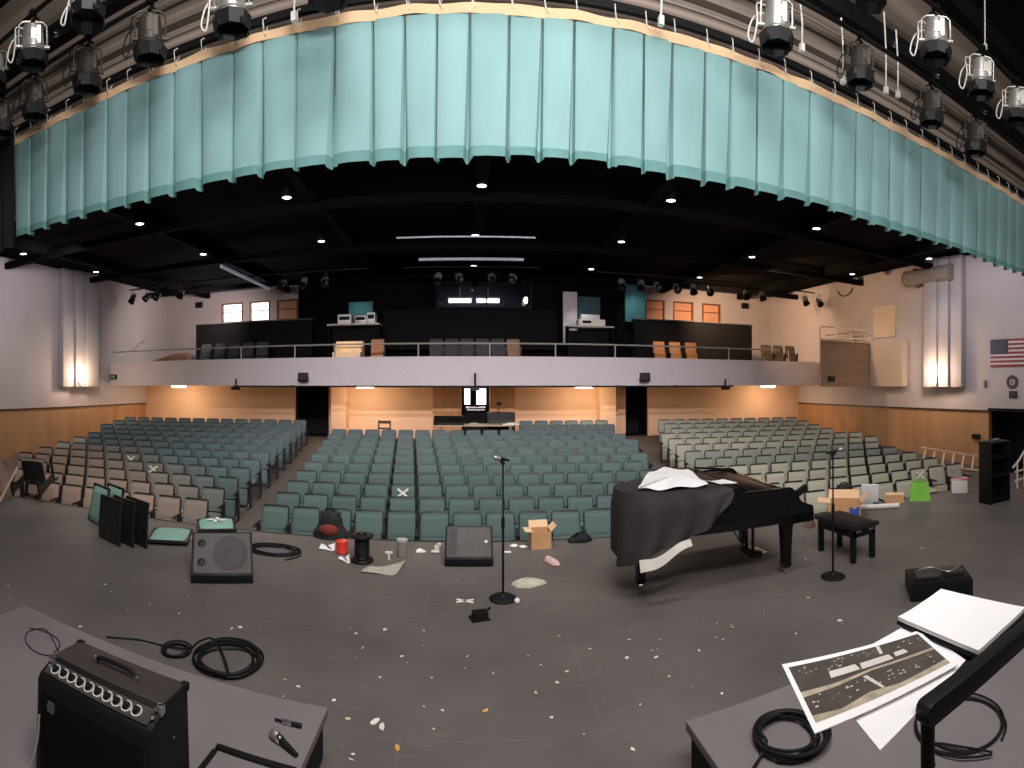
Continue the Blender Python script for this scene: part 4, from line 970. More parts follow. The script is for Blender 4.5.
mb = MB(); mb.tube(smoothpts(fl((29, 628), (40, 630), (54, 636), (60, 645), (50, 655), (36, 652), (26, 642), (28, 632), (44, 629), (52, 638), (58, 650), (63, 655), z=RZ + .004), 5), .004, 5)
tag(mb.build('thin_cord', RUBBER), 'thin black cord looped on the platform behind the amplifier', 'cord')
coil('cable_coil', 'thick coil of black cable on the music-stand platform below the poster', onz(789, 740, RZ + .006), .17, 6, .009, 5, [fl((760, 758), (745, 780), z=RZ + .01)])
coil('cable_coil', 'loose looped black cable on the platform behind the music-stand post', onz(962, 727, RZ), .24, 3, .006, 6, [fl((925, 742), (935, 765), z=RZ + .01)])
t = thing('pedal_box', 'small black pedal box with silver switches at the bottom picture edge', 'pedal', onz(752, 800, RZ), -.4)
mb = MB(); mb.prism([(-.08, 0), (.08, 0), (.08, .05), (-.08, .03)], -.12, .12, 'X'); mb.build('body', PLASTIC, t, bev=.006)
for x in (-.07, .07): mb = MB(); mb.lathe([(.012, .04), (.012, .06), (0, .062)], n=10); mb.build('switch', CHROME, t, loc=(x, .02, 0))
# ------------------------------------------------------------ music stand and papers
MSZ = 1.35
t = thing('music_stand', 'black music stand holding the papers, its thick lip towards the camera', 'music stand', (1.11, .91, RZ))
mb = MB(); mb.box((.08, -.03, MSZ - RZ), (.48, .24, .012)); mb.build('desk', PLASTIC, t, bev=.003)
mb = MB(); mb.prism(rrect(.60, .052, .02, 3), -.02, .02, 'Y'); o = mb.build('lip', PLASTIC, t, loc=(.07, -.172, MSZ - RZ + .016), bev=.004)
mb = MB(); mb.cyl((0, 0, .12), (0, 0, MSZ - RZ - .01), .020, n=14); mb.cyl((0, 0, MSZ - RZ - .10), (0, 0, MSZ - RZ - .004), .032, n=14); mb.build('post', PLASTIC, t)
for k in range(3):
    a = k * 2 * pi / 3 + .5; mb = MB(); mb.bar((0, 0, .13), (.28 * cos(a), .28 * sin(a), .012), .03, .02); mb.build('leg', PLASTIC, t)
PAPER = mat('paper', rgb(238, 236, 236), .8, var=.02)
def sheet(name, pts, z, m, label, cat, thick=.002, curl=0.0, par=None, lift=0):
    mb = MB(); A, B, C, D = [V((p[0], p[1], 0)) for p in pts]
    def f(u, v, dz=0):
        p = A.lerp(B, u).lerp(D.lerp(C, u), v); p.z = z + dz + curl * ((2 * u - 1) ** 4) * .5 + curl * .3 * sin(u * 5 + v * 3); return p
    mb.grid(lambda u, v: f(u, v), 10, 10)
    if thick: mb.grid(lambda u, v: f(u, v, thick), 10, 10)
    if thick:
        for e in range(4):
            mb.grid(lambda u, v: f(*((u, 0), (1, u), (u, 1), (0, u))[e], thick * v), 10, 1)
    o = mb.build(name, m, par)
    if label: tag(o, label, cat)
    return o
zz = MSZ + .010
sheet('paper_sheet', [(.745, .735), (1.135, .80), (1.22, 1.06), (.83, 1.04)], zz, PAPER, 'white sheet under the printed poster on the music stand', 'paper', .003)
sheet('document_folder', [(1.146, .762), (1.45, .785), (1.42, 1.106), (1.164, 1.076)], zz + .008, BLK, 'black-backed folder under the thick stack of white paper', 'folder', .008)
sheet('paper_stack', [(1.15, .768), (1.452, .792), (1.418, 1.103), (1.166, 1.073)], zz + .0175, PAPER, 'thick stack of white paper at the flag side of the music stand', 'paper', .012, .004)
PO = [(.668, .849), (1.087, .790), (1.167, .991), (.764, 1.108)]
po = sheet('poster_print', PO, zz + .0125, PAPER, 'white-bordered brown printed picture lying on the music stand', 'print', .002)
BRN = mat('print_brown', rgb(72, 64, 60), .6, var=.25, scale=20); PTAN = mat('print_tan', rgb(168, 156, 134), .6, var=.25, scale=30); PW = mat('print_pale', rgb(206, 200, 190), .6, var=.1)
def pu(u, v, dz=0):
    A, B, C, D = [V((p[0], p[1], 0)) for p in PO]; p = A.lerp(B, u).lerp(D.lerp(C, u), v); p.z = zz + .0148 + dz; return p
def patch(name, pts, m, dz): mb = MB(); mb.poly([pu(u, v, dz) for u, v in pts]); return mb.build(name, m, po, smooth=False)
patch('printed_field', [(.03, .10), (.97, .10), (.97, .93), (.03, .93)], BRN, 0)
patch('printed_road', [(.03, .44), (.25, .46), (.5, .52), (.97, .47), (.97, .52), (.5, .555), (.25, .51), (.03, .52)], PTAN, .0004)
patch('printed_verge', [(.03, .10), (.97, .10), (.97, .20), (.6, .16), (.4, .22), (.2, .15), (.03, .19)], PTAN, .0004)
mb = MB()
for (a, b, c, d) in ((.24, .44, .60, .71), (.45, .68, .59, .70), (.70, .80, .61, .70)): mb.poly([pu(a, c, .0006), pu(b, c, .0006), pu(b - .01, d, .0006), pu(a + .01, d, .0006)])
mb.poly([pu(.62, .75, .0006), pu(.645, .75, .0006), pu(.66, .93, .0006), pu(.635, .93, .0006)]); mb.poly([pu(.42, .47, .0007), pu(.45, .47, .0007), pu(.50, .20, .0007), pu(.48, .20, .0007)])
mb.build('printed_buildings', PW, po, smooth=False)
mb = MB(); rr = random.Random(4)
for k in range(70):
    u, v = rr.uniform(.06, .94), rr.choice((rr.uniform(.74, .9), rr.uniform(.24, .42))); s = rr.uniform(.004, .012)
    mb.poly([pu(u, v, .0005), pu(u + s * 1.6, v, .0005), pu(u + s * 1.6, v + s * 1.4, .0005), pu(u, v + s * 1.4, .0005)])
mb.build('printed_specks', PW, po, smooth=False)['kind'] = 'stuff'
# crate behind the papers
c = onz(948, 600); t = thing('equipment_crate', 'low black crate with loose gear on top, behind the white paper stack', 'crate', c + V((.1, .2, 0)), -.7)
mb = MB(); mb.box((0, 0, .09), (.62, .42, .18)); mb.build('body', PLASTIC, t, bev=.012)
mb = MB(); mb.box((-.12, 0, .19), (.24, .2, .02)); mb.box((.16, .03, .195), (.2, .14, .03)); mb.build('lid_tray', mat('tray_grey', rgb(58, 54, 54), .6), t, bev=.004)
mb = MB(); mb.tube(smoothpts([(-.2, .05, .21), (-.05, .1, .215), (.1, -.05, .215), (.24, .08, .22)], 5), .008, 6); mb.build('loose_cord', STEEL, t)
# ------------------------------------------------------------ grand piano
K = V((3.50, 4.50, 0)); ex = V((-.995, .06, 0)).normalized(); ey = V((.06, .995, 0)).normalized()
PMAT = MX(((ex.x, ey.x, 0, 0), (ex.y, ey.y, 0, 0), (0, 0, 1, 0), (0, 0, 0, 1)))
GLOSS = mat('piano_black', (.004, .004, .0045), .25, var=.1, spec=.5)
GOLD = mat('piano_plate', rgb(150, 104, 54), .4, metal=.5, var=.3); FELT = mat('red_felt', rgb(120, 40, 34), .9)
pi_ = thing('grand_piano', 'black grand piano half hidden under a dark dust cover at the stage edge', 'piano', K)
def PB(): m = MB(); m.M = PMAT; return m
ctrl = [(1.70, 0), (1.88, .04), (2.0, .16), (2.05, .36), (2.0, .54), (1.85, .68), (1.6, .79), (1.3, .93), (1.02, 1.16), (.82, 1.36), (.62, 1.46)]
curve = [(p.x, p.y) for p in smoothpts([(a, b, 0) for a, b in ctrl], 4)]
OUT = [(.28, 0), (.7, 0), (1.2, 0)] + curve + [(.28, 1.48)]
m = PB(); m.prism(OUT, .62, .90, 'Z'); m.build('case', GLOSS, pi_, bev=.006)
def offset(pl, d):
    out = []
    for i, p in enumerate(pl):
        a = V(pl[max(i - 1, 0)] + (0,)) if True else 0; b = V(pl[min(i + 1, len(pl) - 1)] + (0,)); t_ = (b - a).normalized(); nrm = V((-t_.y, t_.x, 0)); out.append((p[0] + nrm.x * d, p[1] + nrm.y * d))
    return out
INN = offset(OUT, .035)
m = PB()
for i in range(len(OUT) - 1):
    a, b, c, d = OUT[i], OUT[i + 1], INN[i + 1], INN[i]
    m.poly([(*a, .90), (*b, .90), (*b, .998), (*a, .998)]); m.poly([(*d, .90), (*c, .90), (*c, .998), (*d, .998)]); m.poly([(*a, .998), (*b, .998), (*c, .998), (*d, .998)])
m.build('rim', GLOSS, pi_)
m = PB(); m.prism([p for p in offset(OUT, .06)], .905, .93, 'Z'); m.build('iron_plate', GOLD, pi_)
m = PB()
for k in range(36):
    v = .12 + k * .035; m.bar((.40, v, .945), (max(.7, 1.75 - .9 * k / 36), v * .8 + .08, .945), .004, .003)
m.build('strings', STEEL, pi_)
m = PB(); m.box((.44, .74, .945), (.06, 1.3, .02)); m.build('felt_strip', FELT, pi_)
m = PB(); m.box((.13, .74, .65), (.32, 1.48, .10)); m.build('keybed', GLOSS, pi_, bev=.006)
prof = [(-.03, .60), (.30, .60), (.30, .998), (.25, .99), (.20, .94), (.13, .83), (.04, .79), (-.02, .77), (-.03, .72)]
for v0 in (0, 1.43):
    m = PB(); b0 = len(m.v)
    lo = [m._a((u, v0, z)) for u, z in prof]; hi = [m._a((u, v0 + .05, z)) for u, z in prof]; n = len(prof)
    m.face(lo); m.face(hi)
    for k in range(n): m.face((lo[k], lo[(k + 1) % n], hi[(k + 1) % n], hi[k]))
    m.build('cheek', GLOSS, pi_, bev=.008)
m = PB()
for k in range(52): m.box((.075, .06 + 1.36 * (k + .5) / 52, .715), (.15, 1.36 / 52 - .0015, .02), mi=0)
for k in range(51):
    if k % 7 not in (1, 4): m.box((.105, .06 + 1.36 * (k + 1) / 52, .732), (.095, .012, .016), mi=1)
m.build('keyboard', [mat('ivory', rgb(232, 228, 216), .3), PLASTIC], pi_)
m = PB(); m.box((.20, .74, .82), (.025, 1.36, .20)); m.box((.25, .74, .93), (.09, 1.36, .02)); m.build('fallboard', GLOSS, pi_, bev=.005)
LIDP = [(.86, -.02), (1.2, -.02)] + [(a + .0, b) for a, b in offset(curve, -.02)] ; LIDP = [p for p in LIDP if p[0] >= .86] + [(.86, 1.33)]
m = PB(); m.prism(LIDP, 1.0, 1.02, 'Z'); m.build('lid', GLOSS, pi_, bev=.004)
m = PB(); m.box((1.08, .73, 1.036), (.42, 1.48, .022)); o = m.build('lid_flap', GLOSS, pi_, bev=.005)
m = PB(); m.bar((.80, -.01, 1.02), (.80, 1.40, 1.02), .02, .02); m.box((.63, .70, .985), (.40, 1.30, .015)); m.build('music_desk', GLOSS, pi_, bev=.003)
m = PB(); m.cyl((.36, 1.40, .998), (.86, 1.30, 1.06), .012, n=8); m.build('lid_prop', GLOSS, pi_)
for (u, v) in ((.20, .22), (.20, 1.27), (1.80, .42)):
    m = PB(); pr = [(.075, .62), (.082, .56), (.068, .52), (.05, .13), (.062, .10), (.05, .085)]
    for (r0, z0), (r1, z1) in zip(pr, pr[1:]): m.cyl((u, v, z0), (u, v, z1), r0 * 1.2, r1 * 1.2, n=4, caps=False)
    m.cyl((u, v, .085), (u, v, .075), .06, n=4)
    lg = m.build('leg', GLOSS, pi_)
    m = PB(); m.cyl((u - .02, v, .038), (u + .02, v, .038), .037, n=12); m.box((u, v, .07), (.03, .03, .03)); m.build('caster', CHROME, lg)
m = PB()
for v in (.66, .82): m.cyl((.38, v, .62), (.38, v, .14), .02, n=8)
m.box((.36, .74, .12), (.14, .30, .06)); m.bar((.42, .74, .14), (.75, .74, .62), .015, .015); ly = m.build('pedal_lyre', GLOSS, pi_, bev=.004)
for v in (.66, .74, .82): m = PB(); m.box((.25, v, .11), (.12, .025, .012)); m.build('pedal', CHROME, ly, bev=.004)
# dust cover over the tail half
COVER = mat('cover_cloth', rgb(46, 42, 41), .8, var=.15, scale=4, bump=.15, bscale=200)
path = [(p.x, p.y) for p in smoothpts([(a, b, 0) for a, b in [(.98, 0), (1.15, 0), (1.3, 0), (1.5, 0), (1.7, 0), (1.88, .04), (2.0, .16), (2.05, .36), (2.0, .54), (1.85, .68), (1.6, .79), (1.42, .87)]], 6)]
po2 = offset(path, -.05); po3 = offset(path, -.032); NPP = len(path)
def hem(s):
    kf = [(0, 1.0), (.1, .78), (.25, .60), (.4, .52), (.5, .38), (.6, .33), (.7, .40), (1, .6)]
    for (a, za), (b, zb) in zip(kf, kf[1:]):
        if a <= s <= b: return za + (zb - za) * (s - a) / (b - a)
    return .6
cm_ = PB()
def skirt(u, v):
    i = u * (NPP - 1); i0 = min(int(i), NPP - 2); f_ = i - i0
    po_ = [po2[i0][q] * (1 - f_) + po2[i0 + 1][q] * f_ for q in (0, 1)]; pi2 = [path[i0][q] * (1 - f_) + path[i0 + 1][q] * f_ for q in (0, 1)]
    zt = 1.062; zb_ = hem(u); z = zt + (zb_ - zt) * v
    k = min(1, v * 4); wv = .028 * sin(u * 46 + 2 * sin(v * 3)) * v + .03 * v * sin(u * 17)
    d = [(po_[q] - pi2[q]) for q in (0, 1)]; L = max(1e-4, sqrt(d[0] ** 2 + d[1] ** 2)); s_ = (.032 + k * .03 + wv) / .05
    return (pi2[0] + d[0] * s_, pi2[1] + d[1] * s_, z + .006 * sin(u * 30))
cm_.grid(skirt, 90, 10)
def topc(u, v):
    i = u * (NPP - 1); i0 = min(int(i), NPP - 2); f_ = i - i0
    p = [po3[i0][q] * (1 - f_) + po3[i0 + 1][q] * f_ for q in (0, 1)]; c = (1.12, .70)
    return (p[0] + (c[0] - p[0]) * v, p[1] + (c[1] - p[1]) * v, 1.062 + .006 * sin(u * 30) * (1 - v) + .018 * sin(v * 3.0) * sin(u * 9 + 1) ** 2)
cm_.grid(topc, 90, 8)
cv = cm_.build('piano_cover', COVER, None, loc=K); tag(cv, 'dark cloth dust cover draped over the tail of the grand piano', 'dust cover')
cl = PB(); cl.grid(lambda u, v: (1.45 + .50 * u, -.105 - .02 * sin(u * 5) - .05 * v, .63 - .17 * u - .10 * v * (.5 + .5 * u) + .025 * sin(u * 7)), 14, 3)
o = cl.build('turned_lining', mat('lining_pale', rgb(196, 190, 180), .8), cv); o['label'] = 'pale turned-up lining edge'
# white sheet lying over cover and lid
ws = MB(); wp = [(1.60, 4.72), (1.78, 4.64), (2.05, 4.63), (2.32, 4.66), (2.42, 5.1), (2.52, 5.62), (2.30, 5.80), (2.05, 5.62), (1.75, 5.05)]
cx_ = 2.12; cy_ = 5.0
ws.grid(lambda u, v: ((lambda p: (p[0] + (cx_ - p[0]) * v, p[1] + (cy_ - p[1]) * v, 1.094 + .05 * sin(v * 1.57) + .012 * sin(u * 40) * (1 - v)))
        ((lambda i: tuple(wp[int(i) % 9][q] * (1 - i % 1) + wp[(int(i) + 1) % 9][q] * (i % 1) for q in (0, 1)))(u * 9))), 54, 6)
tag(ws.build('white_sheet', mat('bright_cloth', rgb(240, 240, 240), .8, var=.02)), 'bright white cloth sheet lying on top of the covered piano', 'sheet')
sheet('paper_sheet', [(2.42, 4.62), (2.62, 4.60), (2.56, 4.80), (2.38, 4.84)], 1.092, PAPER, 'small white paper on the piano lid beside the white cloth', 'paper', .004, .01)
# bench
t = thing('piano_bench', 'black padded piano bench with square legs in front of the keyboard', 'bench', (4.27, 4.80, 0), .0)
mb = MB(); mb.box((0, 0, .345), (.36, .66, .10)); mb.build('apron', GLOSS, t, bev=.006)
mb = MB(); mb.grid(lambda u, v: (.41 * (u - .5), .74 * (v - .5), .44 + .025 * (1 - (2 * u - 1) ** 6) * (1 - (2 * v - 1) ** 8)), 10, 14); mb.box((0, 0, .418), (.41, .74, .044)); mb.build('cushion', mat('bench_pad', (.014, .013, .013), .45, bump=.1), t, bev=.004)
for sx in (-1, 1):
    for sy in (-1, 1): mb = MB(); mb.prism(rrect(.06, .06, .006, 2, sx * .155, sy * .30), 0, .395, 'Z'); mb.build('leg', GLOSS, t)
for sy in (-1, 1):
    mb = MB(); mb.box((-.1 + .2 * (sy > 0), -.335, .365), (.09, .012, .02)); mb.build('hinge_plate', CHROME, t)
# ------------------------------------------------------------ microphone stands
def mic_stand(label, p, ztop, boom, miclabel):
    t = thing('microphone_stand', label, 'microphone stand', p)
    mb = MB(); mb.lathe([(.135, 0), (.135, .012), (.12, .022), (.04, .03), (.02, .06), (.0, .06)], n=28); mb.build('base', RUBBER, t)
    mb = MB(); mb.cyl((0, 0, .05), (0, 0, ztop * .55), .0125, n=10); mb.cyl((0, 0, ztop * .55), (0, 0, ztop), .009, n=10); mb.build('pole', PLASTIC, t)
    mb = MB(); mb.cyl((0, 0, ztop * .53), (0, 0, ztop * .60), .018, n=12); mb.build('clutch', PLASTIC, t)
    mb = MB(); mb.ball((0, 0, ztop), .02, 10); mb.bar((0, 0, ztop), (boom * .4, -.01, ztop + .02), .03, .02); mb.build('mic_clip', PLASTIC, t)
    a = V(p) + V((boom + .02 * (1 if boom > 0 else -1), -.03, ztop + .055)); b = V(p) + V((-boom * 1.2, .01, ztop + .022))
    vocal_mic('microphone', miclabel, 'microphone', a, b)
    return t
mic_stand('straight black microphone stand with round base standing centre stage', onz(503, 599), 1.33, -.05, 'microphone clipped on the centre-stage stand')
s2 = mic_stand('straight black microphone stand standing in front of the piano bench', onz(833, 577), 1.33, .07, 'silver-headed microphone clipped on the stand before the piano bench')
mb = MB(); mb.box((0, 0, .04), (.13, .10, .06)); mb.prism([(-.09, 0), (.09, 0), (.07, .02), (-.09, .02)], -.06, .06, 'Y'); mb.cyl((.05, 0, .06), (.11, .03, .075), .012)
tag(mb.build('cable_box', PLASTIC, bev=.006, loc=onz(480, 619), rz=.3), 'small black plug box on the floor below the centre microphone stand', 'plug box')
mb = MB(); mb.ball((0, 0, .03), (.03, .03, .03), 10); tag(mb.build('foam_ball', WHITE, loc=onz(505, 595) + V((.10, -.22, 0))), 'small white ball beside the base of the centre microphone stand', 'ball')
# ------------------------------------------------------------ floor monitors
GRM = mat('monitor_grille', rgb(88, 85, 84), .7, var=.1, bump=.2, bscale=500); GRD = mat('monitor_cone', rgb(50, 48, 48), .6)
def wedge(label, p, rz, W, D, Hh, detail):
    t = thing('floor_monitor', label, 'speaker', p, rz)
    mb = MB(); mb.prism([(0, 0), (D, 0), (D, Hh * .8), (D * .62, Hh), (0, .09)], -W / 2, W / 2, 'X'); mb.build('cabinet', PLASTIC, t, bev=.01)
    a = V((0, 0, .09)); b = V((0, D * .62, Hh)); ax = (b - a).normalized(); nn = V((0, -ax.z, ax.y)); L = (b - a).length
    Mx = MX(((1, 0, 0, 0), (0, ax.y, nn.y, a.y), (0, ax.z, nn.z, a.z), (0, 0, 0, 1)))
    g = MB(); g.M = Mx; g.prism(rrect(W - .05, L - .04, .015, 2, 0, L / 2), .0, .012, 'Z'); g.build('grille', GRM, t, bev=.003)
    if detail:
        g = MB(); g.M = Mx; g.lathe([(L * .40, .013), (L * .40, .018), (L * .34, .018), (L * .30, .0125), (L * .12, .0125), (L * .08, .017), (0, .019)], c=(.09, L / 2, 0), n=28); g.build('woofer', GRD, t)
        for q in (.28, .72): g = MB(); g.M = Mx; g.lathe([(.045, .013), (.04, .016), (.0, .0128)], c=(-W / 2 + .11, L * q, 0), n=16); g.build('port', PLASTIC, t)
    else:
        g = MB(); g.M = Mx; g.box((-W / 2 + .09, L / 2, .0125), (.10, L - .08, .004)); g.build('horn_panel', GRD, t)
        g = MB(); g.M = Mx; g.lathe([(0, .012), (.02, .016), (.018, .022), (0, .024)], c=(W / 2 - .08, L * .5, 0), n=10); o = g.build('badge', WHITE, t)
    return t
wedge('black floor monitor speaker with visible round cone on the amplifier side', onz(222, 584), .47, .66, .48, .46, True)
wedge('black floor monitor speaker lying at the front centre of the stage', onz(469, 567), .0, .56, .42, .40, False)
# ------------------------------------------------------------ loose seat backs
padm = MB(); padm.grid(lambda u, v: (.47 * (u - .5) * (1 - .10 * (1 - v) ** 3), .52 * (v - .5), .03 + .05 * (1 - abs(2 * u - 1) ** 5) * (1 - abs(2 * v - 1) ** 6) + .05 * (1 - v) ** 2), 10, 10); padm = padm.mesh('cushion', mat('loose_teal', rgb(128, 168, 154), .9, var=.08, scale=40, bump=.2, bscale=400))
shm = MB(); shm.grid(lambda u, v: (.53 * (u - .5), .58 * (v - .5), .0 + .05 * (1 - v) ** 2), 8, 8); shm.grid(lambda u, v: (.53 * (u - .5), .58 * (v - .5), .03 + .05 * (1 - v) ** 2), 8, 8)
for e in range(4): shm.grid(lambda u, v: (lambda a, b: (.53 * (a - .5), .58 * (b - .5), .03 * v + .05 * (1 - b) ** 2))(*((u, 0), (1, u), (u, 1), (0, u))[e]), 8, 1)
shm = shm.mesh('back_shell', SHELL)
def seatback(label, loc, rot):
    t = thing('loose_seat_back', label, 'seat back', loc, 0, None); t.rotation_euler = rot
    if abs(rot[0]) < .5: t.scale = (1.06, 1.06, 1)
    for n_, me in (('cushion', padm), ('back_shell', shm)):
        o = bpy.data.objects.new(n_, me); COL.objects.link(o); o.parent = t
    return t
seatback('teal seat back lying flat on the stage, nearest the floor monitor', onz(166, 541) + V((0, .10, .01)), (R(4), 0, R(24)))
seatback('teal seat back with white tape lying flat behind the nearer one', onz(210, 529) + V((.06, .08, .01)), (R(4), 0, R(30)))
for k in range(2): seatback('teal seat back standing on edge, %s of two pale ones' % ('first' if k == 0 else 'second'), onz(101 + 14 * k, 522.5) + V((0, 0, .27)), (R(84), R(0), R(-24)))
for k in range(3): seatback('dark seat back standing shell outward in the row of three, %s from the pale pair' % ORD[k + 1], onz(108 + 13 * k, 542 + k) + V((0, 0, .30)), (R(98), 0, R(160)))
mb = MB()
for a in (.3, 1.9): mb.box((0, 0, 0), (.26, .045, .004), rz=a)
tag(mb.build('tape_cross', TAPE, loc=onz(210, 529) + V((.06, .08, .125))), 'white tape cross on the flat-lying teal seat back', 'tape')
mb = MB(); mb.box((0, 0, .008), (.4, .3, .016)); tag(mb.build('cardboard_sheet', mat('card_tan', rgb(188, 150, 124), .8), loc=(onz(224, 524).x, 6.25, 0), rz=.5), 'tan cardboard sheet on the stage behind the flat seat backs', 'cardboard')
# tipped seat with jacket at the far end of the front row
tp = make_seat('theater_seat', onz(27, 504) + V((-.05, .0, .235)), .35, (.30, .25, .21, 1), False, 'broken theater seat leaning at the amplifier-side stage edge under a jacket', 'theater seat', None, True)
tp.rotation_euler.x = R(-72)
mb = MB(); q = onz(1, 503) + V((-.34, -.12, 0))
mb.grid(lambda u, v: (q.x - .45 + .8 * u, q.y + .25 + .25 * v + .05 * sin(u * 8), .30 + .5 * v * (.6 + .4 * u) + .07 * sin(u * 9 + v * 6) - .25 * u * (1 - v)), 16, 10)
mb.grid(lambda u, v: (q.x - .45 + .8 * u, q.y + .25 - .22 * sin(v * 1.57) + .03 * sin(u * 11), .30 - .28 * v - .25 * u + .03 * sin(u * 9)), 16, 5)
tag(mb.build('jacket', mat('brown_cloth', rgb(122, 100, 88), .9, var=.25, scale=8)), 'brown jacket heaped over the broken seat at the stage edge', 'jacket')
mb = MB(); mb.bar(onz(6, 502) + V((.12, -.28, .02)), onz(29, 503) + V((-.05, -.22, .66)), .045, .03); tag(mb.build('pale_bar', mat('pale_wood_bar', rgb(190, 170, 150), .6)), 'pale bar leaning diagonally across the broken seat', 'bar')
# ------------------------------------------------------------ small things along the stage edge
CARD = mat('cardboard', rgb(206, 158, 112), .8, var=.08, scale=5); CARD2 = mat('cardboard_light', rgb(228, 190, 150), .8, var=.06)
def carton(label, p, rz, w, d, h, flaps=True):
    t = thing('cardboard_box', label, 'box', p, rz); s = .008; mb = MB()
    mb.box((0, -d / 2, h / 2), (w, s, h)); mb.box((0, d / 2, h / 2), (w, s, h)); mb.box((-w / 2, 0, h / 2), (s, d - s, h)); mb.box((w / 2, 0, h / 2), (s, d - s, h)); mb.box((0, 0, .006), (w - s, d - s, s)); mb.build('carton', CARD, t)
    if flaps:
        for (cx, cy, ax, sg, L, F_) in ((0, d / 2, 'X', 1, w, d * .45), (-w / 2, 0, 'Y', -1, d, w * .4), (w / 2, 0, 'Y', 1, d, w * .4)):
            f = MB()
            if ax == 'X': f.box((0, sg * F_ * .30, F_ * .42), (L, s, F_), rot=MX.Rotation(R(-35 * sg), 3, 'X'))
            else: f.box((sg * F_ * .36, 0, F_ * (.36 if sg > 0 else .05)), (s, L, F_), rot=MX.Rotation(R(45 if sg > 0 else -85), 3, 'Y'))
            f.build('flap', CARD2, t, loc=(cx, cy, h))
    else:
        f = MB(); f.box((0, 0, h), (w + .006, d + .006, .01)); f.build('lid', CARD2, t)
    return t
carton('open cardboard box with raised flaps at centre stage edge', onz(541, 549) + V((0, .1, 0)), .05, .25, .22, .22)
def backpack(label, p, rz, w, h, red=False):
    t = thing('backpack', label, 'bag', p, rz)
    mb = MB(); mb.grid(lambda u, v: ((w / 2) * cos(2 * pi * u) * (1 + .12 * sin(3 * pi * v)) * (sin(pi * min(1, v * .5 + .5)) ** .45 if v > .0 else 1) , .13 * sin(2 * pi * u) * (1 - .35 * v), h * v), 20, 8, closed=True)
    mb.ball((0, 0, h * .92), (w * .34, .07, h * .12), 12); mb.ball((0, 0, .03), (w * .5, .13, .03), 14)
    mb.build('bag_body', mat('bag_black' + label[:9], (.012, .012, .013), .8, var=.3), t)
    mb = MB(); mb.ball((0, -.11, h * .36), (w * .3, .055, h * .22), 12); mb.build('front_pocket', mat('pocket' + label[:9], rgb(120, 44, 40) if red else (.02, .02, .022), .8, var=.3), t)
    mb = MB(); mb.tube(smoothpts([(-.05, 0, h * .95), (-.05, -.02, h * 1.1), (.05, -.02, h * 1.1), (.05, 0, h * .95)], 4), .012, 6); mb.build('carry_loop', RUBBER, t)
    return t
backpack('black backpack with a red pocket leaning on the front centre seats', onz(331, 537) + V((0, -.02, 0)), 0, .46, .36, True)
backpack('plain black backpack behind the cardboard box near the piano bench', onz(848, 505) + V((0, .1, 0)), -.7, .42, .34)
t = thing('cable_spool', 'black plastic cable spool standing near the centre of the stage edge', 'spool', onz(362, 561))
mb = MB(); mb.lathe([(.0, 0), (.135, 0), (.14, .02), (.13, .035), (.09, .045), (.08, .06), (.08, .26), (.09, .275), (.13, .285), (.14, .30), (.135, .315), (.06, .32), (.05, .30), (0, .30)], n=24); mb.build('drum', PLASTIC, t)
mb = MB()
for k in range(9): mb.lathe([(.082, .075 + .02 * k), (.092, .085 + .02 * k), (.082, .095 + .02 * k)], n=20)
mb.build('wound_cable', RUBBER, t)
t = thing('red_canister', 'bright red canister beside the black cable spool', 'canister', onz(342, 553))
mb = MB(); mb.lathe([(0, 0), (.065, 0), (.075, .01), (.075, .11), (.068, .125), (0, .125)], n=20); mb.build('body', mat('red_plastic', rgb(226, 62, 48), .4), t)
mb = MB(); mb.lathe([(.078, .12), (.078, .15), (.07, .155), (0, .155)], n=20); mb.build('lid', MATS['red_plastic'], t)
t = thing('clear_jar', 'cloudy clear plastic jar with lid near the cable spool', 'jar', onz(402, 556))
mb = MB(); mb.lathe([(0, 0), (.055, 0), (.06, .01), (.06, .17), (.05, .18), (0, .18)], n=18); mb.build('body', mat('cloudy_plastic', rgb(170, 166, 158), .3, trans=.35), t)
mb = MB(); mb.lathe([(.068, .175), (.068, .205), (0, .207)], n=18); mb.build('lid', mat('jar_lid', rgb(176, 170, 164), .5), t)
def flat(name, pp, label, cat, m, z=.004, curl=.01):
    P = [onz(x, y, 0) for x, y in pp]; return sheet(name, [(p.x, p.y) for p in P], z, m, label, cat, .003, curl)
flat('paper_sheet', [(319, 550), (335, 551), (335, 545), (322, 545)], 'white folded paper beside the red canister', 'paper', PAPER, .004, .03)
flat('paper_sheet', [(338, 560), (350, 564), (349, 556), (342, 558)], 'white card lying in front of the black cable spool', 'paper', PAPER, .004, .03)
flat('newspaper', [(361, 573), (396, 576), (406, 563), (371, 568)], 'pale grey crumpled plastic sheet in front of the clear jar', 'plastic sheet', mat('newsprint', rgb(176, 170, 158), .6, var=.2, scale=14), .006, .03)
def crumple(name, label, cat, p, r, m, seed):
    rr = random.Random(seed); ph = [rr.uniform(0, 6) for _ in range(6)]; mb = MB()
    mb.grid(lambda u, v: (r[0] * (1 + .25 * sin(6.28 * u * 3 + ph[0]) + .1 * sin(6.28 * u * 7 + ph[1])) * cos(6.2832 * u) * sin(pi * (.5 + v / 2)), r[1] * (1 + .25 * sin(6.28 * u * 2 + ph[2])) * sin(6.2832 * u) * sin(pi * (.5 + v / 2)), r[2] * sin(pi / 2 * v) * (1 + .3 * sin(6.28 * u * 4 + ph[3]))), 26, 6, closed=True)
    return tag(mb.build(name, m, loc=p), label, cat)
crumple('rag', 'pale grey-green rag crumpled on the floor beyond the centre microphone stand', 'rag', onz(527, 585), (.17, .07, .06), mat('rag_cloth', rgb(190, 186, 168), .9, var=.12, scale=20), 1)
t = thing('pink_shoe', 'pale pink shoe lying on the floor in front of the open cardboard box', 'shoe', onz(552, 564), -1.0)
